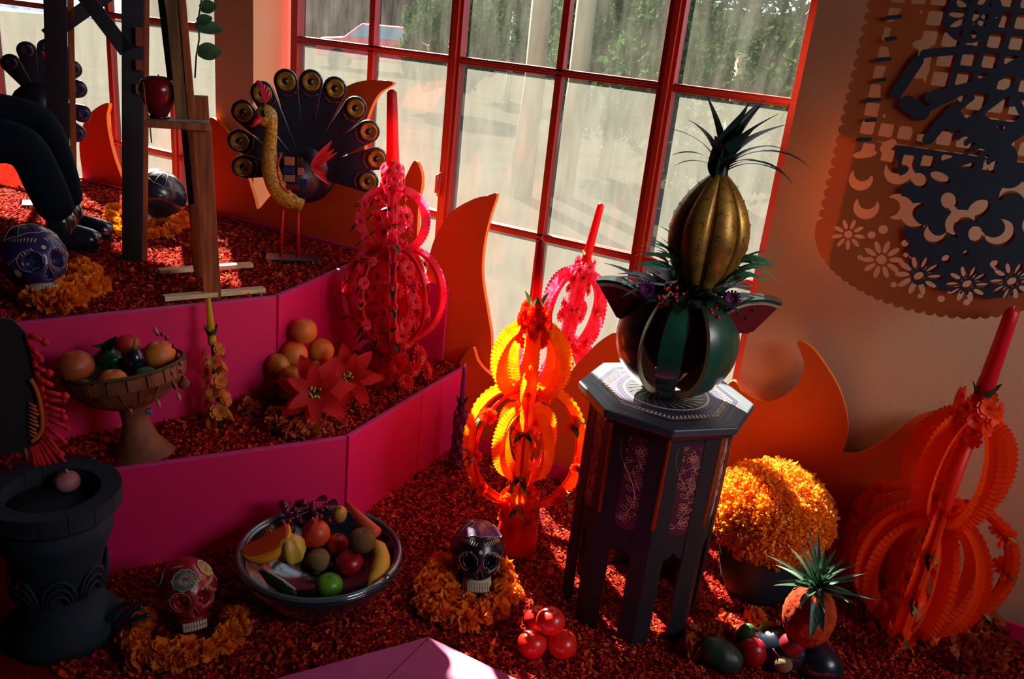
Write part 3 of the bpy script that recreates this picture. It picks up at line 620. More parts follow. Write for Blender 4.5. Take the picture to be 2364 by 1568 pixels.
for k in range(8):
    a, b = Vector((*PB[k], 0)), Vector((*PB[(k + 1) % 8], 0)); mid = (a + b) / 2; d = (b - a).normalized(); wd = (b - a).length; nr = mid.normalized()
    Mx = Matrix(((d.x, nr.x, 0, mid.x), (d.y, nr.y, 0, mid.y), (0, 0, 1, 0), (0, 0, 0, 1)))
    # side panel with a stepped, pointed lower edge between the legs
    pr = [(-wd/2, TH - .034), (-wd/2, .23), (-wd/2 + .03, .23), (-wd/2 + .04, .26), (-.012, .27), (0, .285), (.012, .27), (wd/2 - .04, .26), (wd/2 - .03, .23), (wd/2, .23), (wd/2, TH - .034)]
    g = G(); n = len(pr); g.add([Mx @ Vector((x, 0, z)) for x, z in pr] + [Mx @ Vector((x, -.012, z)) for x, z in pr], [tuple(range(n)), tuple(range(2 * n - 1, n - 1, -1))] + [((i + 1) % n, i, n + i, n + (i + 1) % n) for i in range(n)])
    pn = obj('side_panel', g, M_black, tb, smooth=False)
    # painted strip with a pointed foot
    w, z0, z1 = .084, .335, .60
    g = G(); g.add([Mx @ Vector(p) for p in ((-w/2, .0006, z1), (-w/2, .0006, z0 + .03), (-w/4, .0006, z0 + .006), (0, .0006, z0), (w/4, .0006, z0 + .006), (w/2, .0006, z0 + .03), (w/2, .0006, z1))], [(0, 1, 2, 3, 4, 5, 6)]); obj('painted_field', g, M_fld, pn, smooth=False)
    g = G(); vine_art(g, Mx @ Matrix.Translation((0, .0012, 0)), w, z0 + .004, z1, k); obj('painted_vine', g, M_art, pn, kind='stuff')
    # leg: two boards meeting at the corner
    c = Vector((*PB[k], 0)); pv = Vector((*PB[k - 1], 0)); nx = Vector((*PB[(k + 1) % 8], 0)); d1 = (pv - c).normalized(); d2 = (nx - c).normalized(); o = c * 1.012; inn = c * .93
    lw = .046
    g = G(); g.prism([(p.x, p.y) for p in (o + d1 * lw, o, o + d2 * lw, inn + d2 * lw * .8, inn, inn + d1 * lw * .8)], -.004, TH - .034); obj('leg', g, M_black, tb, smooth=False)
    g = G(); g.prism([(p.x, p.y) for p in (o * 1.006 + d1 * .006, o * 1.006, o * 1.006 + d2 * .006, o * .995 + d2 * .006, o * .995, o * .995 + d1 * .006)], .36, TH - .036); obj('corner_glint', g, mat('brass_glint', (120, 72, 14), 0.4, metal=0.9), tb, smooth=False)  # brown-gold strips added to imitate sunlight on the table's edges
g = G(); g.prism(octp(RB * .9), .262, .275); obj('lower_shelf', g, M_black, tb, smooth=False)

# ------------------------------------------------------------------ watermelon sculpture
WZ = TH + 0.002; wl = (TC.x + .005, TC.y - .005, WZ); wf = face(wl)
wm = thing('watermelon_sculpture', 'dark green carved watermelon of standing rind slices on the octagonal table', 'watermelon', wl, (0, 0, wf))
M_rind = mat('dark_green_rind', (30, 84, 62), 0.3, coat=0.3, rgb2=(16, 60, 48), nscale=5, stretch=(3, 3, .6)); M_pith = mat('pale_rind_edge', (196, 182, 140), 0.6); M_flesh = mat('dark_red_flesh', (120, 14, 24), 0.6, tl=0.1)
R0, RZ = .152, .150
def slice_pt(az, t, k): # t 0 top..1 bottom
    th = .18 + (PI - .18) * t; return Vector((R0 * k * math.sin(th) * math.sin(az), -R0 * k * math.sin(th) * math.cos(az), RZ + RZ * k * math.cos(th) * (1 if k > .99 else 1)))
def rind_slice(az, wdt, push=0, tipdown=0):
    off = Vector((math.sin(az), -math.cos(az), 0)) * push; n, m = 22, 8
    part = None
    for (nm, k, mt) in (('rind', 1.0, M_rind), ('flesh', .90, M_flesh)):
        g = G(); V = []; F = []
        for i in range(n + 1):
            for j in range(m + 1): V.append(slice_pt(az + wdt * (j / m - .5), i / n, k) + off + Vector((0, 0, RZ * (1 - k) * 0)))
        for i in range(n):
            for j in range(m): a = i * (m + 1) + j; F.append((a, a + 1, a + m + 2, a + m + 1))
        g.add(V, F); o = obj(nm, g, mt, part or wm); part = part or o
    g = G()
    for s_ in (-.5, .5):
        V = []; F = []
        for i in range(n + 1): V += [slice_pt(az + wdt * s_, i / n, 1.0) + off, slice_pt(az + wdt * s_, i / n, .90) + off]
        for i in range(n): a = 2 * i; F.append((a, a + 1, a + 3, a + 2))
        g.add(V, F)
    obj('pith', g, M_pith, part)
for az, wd_, ps in ((math.radians(-66), math.radians(66), .004), (math.radians(-3), math.radians(22), .012), (math.radians(64), math.radians(66), .004), (math.radians(122), math.radians(50), 0), (math.radians(180), math.radians(54), 0), (math.radians(238), math.radians(50), 0)): rind_slice(az, wd_, ps)
def wedge(px, py, ang, L, label):
    """a cut quarter of melon sticking up out of the sculpture"""
    q = PL(wl, wf, px, py, -.02); g = G(); n = 14; pts = [(L * math.sin(PI * i / n / 2 * 1.7), L * .55 * (1 - math.cos(PI * i / n / 2 * 1.7))) for i in range(n + 1)]
    Mw = T(q, (0, ang, 0)); o = None
    for nm, f0, f1, mt, hy_ in (('rind', 1.0, .93, M_rind, .030), ('pith', .93, .84, M_pith, .028), ('flesh', .84, .05, M_flesh, .026)):
        g = G(); V = []; F = []
        for i in range(n + 1):
            a = -1.0 + 2.0 * i / n; h = hy_ * math.cos(a * .9)
            for f in (f0, f1):
                for s_ in (-1, 1): V.append((L * f * math.sin(a), s_ * h * (f if f < .9 else 1), L * f * math.cos(a) * .8 - L * .3))
        for i in range(n): b = 4 * i; F += [(b, b + 1, b + 5, b + 4), (b + 2, b + 6, b + 7, b + 3), (b, b + 4, b + 6, b + 2), (b + 1, b + 3, b + 7, b + 5)]
        F += [(0, 2, 3, 1), (4 * n, 4 * n + 1, 4 * n + 3, 4 * n + 2)]
        g.add(V, F, Mw); c = obj('melon_wedge' if o is None else nm, g, mt, o or wm, smooth=False); o = o or c
    g = G()
    for a, f in ((-.5, .7), (-.1, .72), (.35, .7), (.1, .5)):
        for s_ in (-1, 1): g.ell((L * f * math.sin(a), s_ * .020 * f, L * f * math.cos(a) * .8 - L * .3), (.0035, .008, .006), 6, 4, Mw)
    obj('seeds', g, M_black, o)
wedge(1446, 712, math.radians(28), .125, ''); wedge(1722, 742, math.radians(-32), .115, '')
g = G(); g.ell((0, 0, RZ * 1.12), (.088, .088, .112), 24, 16); obj('dark_core', g, mat('dark_core_fill', (52, 14, 30), .6), wm)  # added dark core, stands in for the dark hollow between slices
# foliage, berries and flowers on top of the melon
DM = daisy_mesh('purple_flower', 0.022, 14, M_purp, 2)
fm = [PL(wl, wf, 1493, 668, -.10), PL(wl, wf, 1690, 690, -.07)]
for p in fm: place_flower(wm, DM, p, (random.uniform(-.4, .4), -1, .2), 1.0, DPC, 'purple_flower')
g = G()
for k in range(26):
    p = PL(wl, wf, random.uniform(1520, 1600) if k < 20 else random.uniform(1630, 1660), random.uniform(658, 712) if k < 20 else random.uniform(700, 735), -.115 + random.uniform(-.01, .01)); g.ell(p, .0052, 8, 6)
obj('berries', g, mat('red_berry', (190, 20, 26), 0.4), wm, kind='stuff')
for k in range(70):
    a = 2 * PI * k / 70 + random.uniform(-.1, .1); r = random.uniform(.03, .10); p = Vector((r * math.sin(a), -r * math.cos(a), RZ * 1.93 - r * .35))
    g = G(); g.blade(p, Vector((math.sin(a), -math.cos(a), random.uniform(.5, 1.8))), random.uniform(.08, .15), random.uniform(.025, .055), random.uniform(.4, 1.4), 7, fold=.2, tip=.5); obj('leaf', g, M_dkleaf, wm)

# pineapple of brass strips rising from the melon
pl = (wl[0], wl[1], WZ + .235); pf = wf
pA = PL(wl, wf, 1613, 660, 0); pB = PL(wl, wf, 1664, 396, 0)
Rw = Matrix.Rotation(wf, 3, 'Z'); pbase = Vector(wl) + Rw @ pA; ptop = Vector(wl) + Rw @ pB
pn = thing('pineapple_sculpture', 'brass-coloured pineapple of curved studded strips with a tuft of long green leaves', 'pineapple', pbase)
PH = (ptop - pbase).length; pn.rotation_euler = lean(pbase, ptop)
M_brass = mat('old_brass', (178, 136, 52), 0.42, metal=0.55, rgb2=(140, 96, 36), nscale=22, bump=0.1, bscale=80)
pr_ = lambda t: .100 * (math.sin(PI * (0.16 + .825 * t) ** 1.12) ** .80)
for k in range(8):
    a0 = wf - PI / 2 + 2 * PI * (k + .18) / 8; g = G(); V = []; F = []; n, m = 18, 6
    for i in range(n + 1):
        t = i / n; r = pr_(t)
        for j in range(m + 1):
            u = j / m - .5; a = a0 + u * 2 * PI / 8 * .985; rr = r * (1 - .10 * (abs(u) * 2) ** 2 * 1.0 + .0)
            V.append((rr * math.cos(a), rr * math.sin(a), PH * t))
    for i in range(n):
        for j in range(m): a = i * (m + 1) + j; F.append((a, a + 1, a + m + 2, a + m + 1))
    g.add(V, F); st = obj('shell_strip', g, M_brass, pn, solid=0.0015)
    g = G(); g2 = G()
    for i in range(9):
        t = .12 + i * .095; u = (.22 if i % 2 else -.22); a = a0 + u * 2 * PI / 8; r = pr_(t) * .975 + .0012; c = Vector((r * math.cos(a), r * math.sin(a), PH * t)); B = basis(c, (math.cos(a), math.sin(a), 0))
        g.tube([B @ Vector((.0050 * math.cos(q * PI / 4), .0055 * math.sin(q * PI / 4), 0)) for q in range(9)], .0006, 4, caps=False)
        for s_ in (-1, 1):
            P = []
            for q in range(5): tt = t - .048 + .024 * q; uu = (q / 4 - .5) * s_ * .96; aa = a0 + uu * 2 * PI / 8; rr = pr_(max(0, min(1, tt))) * (1 - .10 * (abs(uu) * 2) ** 2) + .0008; P.append((rr * math.cos(aa), rr * math.sin(aa), PH * tt))
            g2.tube(P, .0004, 4, caps=False)
    obj('stud_rings', g, mat('stud_brass', (96, 62, 24), 0.5, metal=.4), st, kind='stuff'); obj('scored_lines', g2, MATS['stud_brass'], st, kind='stuff')
def dirc(ax, up_, toward=0): # direction in image-like axes: ax right, up_, toward the viewer
    v = Rw @ Vector((ax, -toward, up_)); return pn.rotation_euler.to_matrix().inverted() @ v
for (ax, u, tw, L, w, cu) in ((.05, 1, .1, .185, .040, .35), (.28, 1, .1, .20, .045, .8), (.15, 1, -.1, .19, .035, .6), (-.35, 1, .1, .17, .020, .9), (-.5, 1, 0, .18, .014, 1.3), (-.55, .9, .2, .15, .012, 1.7), (-.3, 1, -.3, .19, .016, 1.2), (.6, 1, 0, .24, .016, 1.9), (.7, .9, .2, .20, .014, 2.0), (.85, .7, .1, .19, .012, 1.7), (.5, 1, .3, .13, .02, 1.5), (-.15, 1, .4, .13, .03, .8), (.1, 1, .5, .10, .03, 1.0), (-.75, .7, 0, .13, .010, 1.8), (.45, .8, -.3, .22, .012, 1.6), (-.1, 1, -.2, .22, .022, .9), (.1, 1, .2, .17, .055, .3), (.2, 1, 0, .20, .055, .45), (-.1, 1, .2, .12, .05, .5), (.3, 1, .3, .15, .05, .6), (-.2, 1, -.1, .20, .03, .5), (.4, 1, -.2, .21, .03, 1.1)):
    d = dirc(ax * .55, u, tw * .6); g = G(); g.blade((0, 0, PH - .012), d, L, w * 1.7, cu, 12, up=dirc(-ax if abs(ax) > .1 else -.3, .2, -tw), fold=.25, tip=.45)
    obj('crown_leaf', g, M_dkleaf, pn)
g = G(); g.lathe([(.022, PH - .02), (.017, PH + .0), (.013, PH + .04), (.010, PH + .07)], 12); obj('crown_neck', g, M_dkleaf, pn)
M_litleaf = mat('sunlit_leaf', (86, 176, 132), 0.45, tl=0.4, rgb2=(60, 140, 100), nscale=14)  # sunlight is painted into this pale green
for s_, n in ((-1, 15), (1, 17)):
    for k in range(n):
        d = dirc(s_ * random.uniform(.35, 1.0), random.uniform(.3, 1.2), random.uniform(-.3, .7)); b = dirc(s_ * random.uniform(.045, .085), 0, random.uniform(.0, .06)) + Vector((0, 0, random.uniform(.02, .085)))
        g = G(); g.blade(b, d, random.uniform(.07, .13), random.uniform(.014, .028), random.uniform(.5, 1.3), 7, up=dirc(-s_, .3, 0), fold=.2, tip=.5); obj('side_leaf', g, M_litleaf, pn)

# ------------------------------------------------------------------ tin peacock
pk = Vector((-2.062, 2.30, Z2 - .012)); kf = face(pk)
pe = thing('peacock_sculpture', 'painted tin peacock with gold neck, red beak and a fan of dark tail feathers', 'peacock', pk, (0, 0, kf))
def K(px, py, yo=0): return PL(pk, kf, px, py, yo)
M_tin = mat('black_painted_tin', (18, 34, 50), 0.35, metal=.1, coat=.3, rgb2=(24, 22, 40), nscale=30); M_eye = mat('gold_eye', (150, 128, 30), 0.35, metal=.5, rgb2=(112, 84, 20), nscale=60)
M_gneck = mat('gold_scales', (206, 172, 56), 0.45, rgb2=(120, 84, 22), nscale=140); M_red = mat('painted_red', (200, 26, 36), 0.45); M_pinkc = mat('painted_pink', (222, 34, 80), 0.4); M_tinr = mat('crimson_ring', (96, 10, 34), 0.4)
hub = K(702, 395, .03)
for (px, py) in ((562, 258), (553, 325), (562, 385), (606, 215), (660, 187), (718, 188), (773, 204), (820, 249), (850, 303), (868, 366), (848, 418)):
    e = K(px, py, .02); d = e - hub; L = d.length; d.normalize(); sd_ = Vector((0, -1, 0)).cross(d).normalized(); B = Matrix(((d.x, sd_.x, 0, 0), (d.y, sd_.y, -1, 0), (d.z, sd_.z, 0, 0), (0, 0, 0, 1))); B.translation = hub
    n = 10; wv = .041; out = [(.02, -.012)] + [(L + wv * math.sin(t), -wv * math.cos(t)) for t in np.linspace(0, PI, n)] + [(.02, .012)]
    g = G(); g.prism(out, -.006, .010, B); fe = obj('tail_feather', g, M_tin, pe, smooth=False, bevel=.004)
    C_ = B @ Vector((L, 0, .011)); B2 = B.copy(); B2.translation = C_
    g = G(); g.lathe([(.032, 0), (.032, .006), (.026, .007), (.015, .001), (.0115, .001)], 22, B2); obj('feather_eye', g, M_eye, fe)
    g = G(); g.lathe([(.012, .0005), (.010, .004), (.0005, .006)], 16, B2); obj('eye_pupil', g, M_tin, fe)
    g = G(); g.tube([B @ Vector((L - .05 + .012 * abs(u), u * .028, .012)) for u in np.linspace(-1, 1, 7)], .003, 5); obj('feather_band', g, M_tinr, fe)
g = G(); g.lathe([(.001, -.02), (.10, -.012), (.115, 0), (.10, .012), (.001, .02)], 28, Matrix.Translation(hub) @ Matrix.Rotation(PI / 2, 4, 'X')); obj('tail_disc', g, M_tin, pe)
npts = [K(a, b, c) for a, b, c in ((690, 468, -.02), (668, 455, -.05), (643, 432, -.07), (626, 395, -.085), (622, 350, -.09), (625, 315, -.095), (626, 285, -.10), (620, 262, -.10), (606, 255, -.10))]
g = G(); g.tube(smooth_loop(npts, 4, False), [x for x in np.interp(np.linspace(0, 1, 33), [0, .12, .3, .5, .7, .85, 1], [.020, .045, .036, .024, .020, .026, .022])], 14); obj('neck', g, M_gneck, pe)
hd = K(612, 268, -.10); g = G(); g.ell(hd, (.034, .026, .034), 16, 10); obj('head', g, M_gneck, pe)
g = G(); bk = K(600, 272, -.112); be = K(580, 294, -.13); g.tube([bk, bk.lerp(be, .5), be], [.015, .010, .001], 8); obj('beak', g, M_red, pe)
g = G(); g.ell(K(609, 262, -.128), (.007, .004, .012), 10, 6); obj('eye', g, M_tin, pe)
for (a, b) in ((600, 190), (607, 196), (614, 204), (621, 212), (595, 186)):
    g = G(); s_ = K(612, 240, -.10); e = K(a, b, -.10); g.tube([s_, s_.lerp(e, .6), e], [.003, .004, .007], 7); obj('crest_feather', g, M_pinkc, pe)
bd = K(690, 415, -.04); g = G(); g.ell(bd, (.085, .060, .075), 20, 12, fn=lambda d: 1 - .15 * max(0, d.x)); obj('body', g, mat('patchwork_wing', (60, 34, 22), 0.4, metal=.3, rgb2=(26, 34, 60), nscale=26), pe)
g = G(); g.tube([K(672, 450, -.05), K(688, 470, -.05), K(692, 488, -.045)], [.045, .028, .006], 12); obj('gold_breast', g, M_gneck, pe)
for ti, (a, b, w_, h_) in enumerate(((668, 372, .034, .030), (666, 394, .036, .022), (668, 412, .036, .024), (676, 432, .040, .020), (692, 372, .020, .028), (694, 396, .022, .026), (702, 422, .022, .026))):
    g = G(); g.box(K(a, b, -.103 + .004 * (ti > 3)), (w_, .004, h_)); obj('wing_tile', g, mat('tile_%d' % (ti % 5), ((176, 120, 84), (34, 44, 120), (150, 120, 90), (110, 30, 24), (70, 44, 20))[ti % 5], .35, metal=.3), pe, smooth=False, bevel=.002)
g = G(); g.tube([K(a, b, -.108) for a, b in ((650, 352), (642, 375), (641, 400), (650, 430), (668, 446))], .0035, 6); obj('wing_edge', g, M_red, pe)
for (a, b, w) in ((766, 326, .03), (772, 345, .02), (762, 428, .026), (752, 400, .03), (780, 352, .018)):
    s_ = K(722, 385, -.07); e = K(a, b, -.08); g = G(); g.blade(s_, e - s_, (e - s_).length, w * 1.3, .15, 6, up=(0, -1, 0), fold=.2, tip=.6); obj('red_plume', g, M_red, pe)
for a, b, c, dd in ((655, 440, 649, 578), (688, 480, 688, 585)):
    g = G(); s_ = K(a, b, -.03); e = K(c, dd, -.03); e.z = .012; g.tube([s_, e], .006, 8); g.tube([e + Vector((0, 0, .0)), e + Vector((.0, -.04, -.004))], .005, 6); obj('leg', g, M_red, pe)
e = K(680, 590, -.03); g = G(); g.box((e.x, -.03, .006), (.20, .09, .014)); obj('plinth', g, M_tin, pe, smooth=False, bevel=.002)

# second tin bird, dark, behind the left post
p2 = Vector(W(150, 440, z=Z2 - .012)); p2 = W(150, 470, z=Z2 - .012); f2 = face(p2)
pd = thing('peacock_sculpture', 'dark tin bird mostly hidden behind the left post, lobed tail showing', 'peacock', p2, (0, 0, f2))
hub2 = PL(p2, f2, 90, 230, .03)
for (px, py) in ((150, 120), (172, 155), (186, 203), (196, 264), (182, 312), (110, 105), (60, 110), (20, 140)):
    e = PL(p2, f2, px, py, .02); d = e - hub2; L = d.length; d.normalize(); sd_ = Vector((0, -1, 0)).cross(d).normalized(); B = Matrix(((d.x, sd_.x, 0, 0), (d.y, sd_.y, -1, 0), (d.z, sd_.z, 0, 0), (0, 0, 0, 1))); B.translation = hub2
    g = G(); g.prism([(.02, -.014)] + [(L - .01 + .034 * math.sin(t), -.036 * math.cos(t)) for t in np.linspace(0, PI, 10)] + [(.02, .014)], -.006, .010, B); fe = obj('tail_feather', g, M_tin, pd, smooth=False, bevel=.004)
    B2 = B.copy(); B2.translation = B @ Vector((L - .008, 0, .011)); g = G(); g.lathe([(.026, 0), (.024, .006), (.012, .001), (.0005, .001)], 18, B2); obj('feather_eye', g, mat('blue_black', (30, 34, 66), .3), fe)
g = G(); g.ell(hub2 + Vector((0, -.05, -.02)), (.10, .06, .09), 16, 10); obj('body', g, M_tin, pd)
for dx in (-.03, .03): g = G(); g.tube([hub2 + Vector((dx, -.04, -.08)), (hub2.x + dx, -.04, .01)], .006, 8); obj('leg', g, M_tin, pd)
g = G(); g.box((hub2.x, -.04, .006), (.18, .1, .014)); obj('plinth', g, M_tin, pd, smooth=False)
g = G(); c = PL(p2, f2, 104, 128, -.1); g.lathe([(.001, -.016), (.012, .012), (.013, .013)], 10, Matrix.Translation(c)); obj('pink_bell', g, M_pinkc, pd)

# ------------------------------------------------------------------ timbers on the top step
def post(name, label, base_px, top_px, w, dpt, m=M_navy):
    b = W(*base_px, z=Z2 - .014); rz = face(b); t = PL(b, rz, *top_px); root = thing(name, label, 'timber post', b, (0, 0, rz))
    return root, b, rz, t
zt = 1.05
rt, b, rz, t = post('timber_post', 'dark timber post with a brace, nearest the wooden stand', (305, 602), (306, 44), .07, .07)
g = G(); k = 1.6; tt = t * k; g.bar((0, 0, 0), (tt.x, 0, tt.z), .062, .03, up=(0, 1, 0)); obj('shaft', g, M_navy, rt, smooth=False, bevel=.002)
g = G(); g.bar((.040, .010, 0), (tt.x + .040, .010, tt.z), .016, .045, up=(0, 1, 0)); obj('side_strip', g, M_wood, rt, smooth=False, bevel=.001)  # brown strip down the right side of the navy post
q0, q1 = PL(b, rz, 292, 118), PL(b, rz, 236, 44); q2 = q0 + (q1 - q0) * 2.6; g = G(); g.bar(q0, q2, .045, .03, up=(0, 1, 0)); obj('brace', g, M_navy, rt, smooth=False)
q0, q1 = PL(b, rz, 345, 110), PL(b, rz, 300, 44); 
for py in (75, 95, 150, 205): g = G(); c = PL(b, rz, 322, py, -.03); g.box(c, (.022, .012, .03)); obj('hinge_block', g, mat('rust_block', (120, 56, 26), .6), rt, smooth=False)
rt2, b, rz, t = post('timber_post', 'dark timber post standing beside the boots, at the frame edge', (140, 520), (128, 44), .07, .07)
g = G(); tt = t * 1.6; g.bar((0, 0, 0), (tt.x, 0, tt.z), .072, .04, up=(0, 1, 0)); obj('shaft', g, M_navy, rt2, smooth=False, bevel=.002)
g = G(); g.bar((.048, .01, 0), (tt.x + .048, .01, tt.z), .020, .05, up=(0, 1, 0)); obj('side_strip', g, M_wood, rt2, smooth=False, bevel=.001)  # second post's right side, brown beside the navy shaft
q0, q1 = PL(b, rz, 108, 84), PL(b, rz, 165, 44); q2 = q0 + (q1 - q0) * 2.8; g = G(); g.bar(q0, q2, .05, .03, up=(0, 1, 0)); obj('brace', g, M_navy, rt2, smooth=False)
# wooden stand with a shelf
b = W(492, 690, z=Z2 - .014); rz = face(b); S = lambda px, py, yo=0: PL(b, rz, px, py, yo)
ws = thing('wooden_stand', 'brown wooden stand with a small shelf, standing on two pale planks', 'wooden stand', b, (0, 0, rz))
def sbar(nm, a, c, w, d, m, yo=0, k=1.0): 
    p, q = S(*a, yo), S(*c, yo); q = p + (q - p) * k; g = G(); g.bar(p, q, w, d, up=(0, 1, 0)); return obj(nm, g, m, ws, smooth=False, bevel=.0015)
sbar('front_leg', (491, 688), (466, 290), .050, .032, M_wood); sbar('back_leg', (466, 640), (438, 290), .044, .028, M_wood, .10)
sbar('upright', (424, 275), (404, 44), .040, .022, mat('weathered_wood', (150, 116, 66), .8, rgb2=(96, 72, 40), nscale=6, stretch=(8, 8, .8)), 0, 1.7); sbar('upright_trim', (444, 275), (424, 44), .020, .030, M_wood, 0, 1.7)
sbar('shelf_support', (462, 275), (459, 222), .050, .05, M_wood, .02); sbar('dark_stay', (400, 230), (378, 44), .018, .02, M_navy, .06, 1.6); sbar('dark_stay', (442, 470), (425, 290), .018, .02, M_navy, .08)
c = S(412, 283, .02); g = G(); g.box((c.x, .03, c.z), (.165, .11, .014)); shf = obj('shelf', g, mat('shelf_wood', (150, 128, 104), .6), ws, smooth=False, bevel=.0015)
g = G(); g.box((c.x, -.030, c.z - .002), (.170, .012, .020)); obj('shelf_lip', g, M_wood, ws, smooth=False, bevel=.002)
for (a1, a2) in (((366, 626), (582, 611)), ((378, 688), (610, 668))):
    p, q = W(*a1, z=Z2 + .004), W(*a2, z=Z2 + .004); R = Matrix.Rotation(-rz, 3, 'Z'); p = R @ (p - b); q = R @ (q - b); g = G(); g.bar(p, q, .030, .014); obj('foot_plank', g, M_pale, ws, smooth=False, bevel=.001)
cw = b + Matrix.Rotation(rz, 3, 'Z') @ Vector((S(367, 262, .035).x, .035, c.z + .008))
g = G(); g.lathe([(.001, .004), (.022, .004), (.026, .012), (.045, .05), (.052, .075), (.046, .100), (.026, .112), (.014, .104), (.002, .100)], 26)
ap = tag(obj('apple_ornament', g, mat('dark_red_glaze', (120, 14, 26), .25, coat=.5), loc=cw), 'dark red apple on the small shelf of the wooden stand', 'apple')
g = G(); g.tube([(0, 0, .10), (.004, 0, .118)], .002, 6); obj('stalk', g, M_wood, ap)
g = G(); g.lathe([(.001, 0), (.028, 0), (.022, .008), (.001, .008)], 18); obj('foot', g, M_tin, ap)
tw = [S(x, y_, -.03) for x, y_ in ((331, 190), (336, 240), (345, 275), (350, 330))]; g = G(); g.tube(tw, .002, 5); obj('twig', g, mat('dry_twig', (140, 96, 50), .8), ws)
# hanging plant cutting
bl = W(480, 110, y=2.35); fl_ = face(bl); H_ = lambda px, py, yo=0: PL(bl, fl_, px, py, yo)
vn = thing('hanging_vine', 'green vine sprig with broad leaves hanging beside the wooden stand', 'plant', bl, (0, 0, fl_))
vt = H_(470, -30); g = G(); g.tube([(vt.x, vt.y, 2.97 - bl.z), (vt.x, vt.y, vt.z + .1)] + [H_(x, y_) for x, y_ in ((470, -30), (458, 44), (460, 90), (453, 130), (450, 180))], .003, 6); obj('stem', g, M_leaf, vn)
for (x0, y0, x1, y1, w) in ((456, 120, 512, 118, .065), (450, 60, 517, 66, .05), (455, 50, 490, 40, .04), (462, 20, 500, 10, .05)):
    p, q = H_(x0, y0), H_(x1, y1); g = G(); g.blade(p, q - p, (q - p).length, w, .2, 8, up=(0, -1, .3), fold=.08); obj('leaf', g, M_leaf, vn)

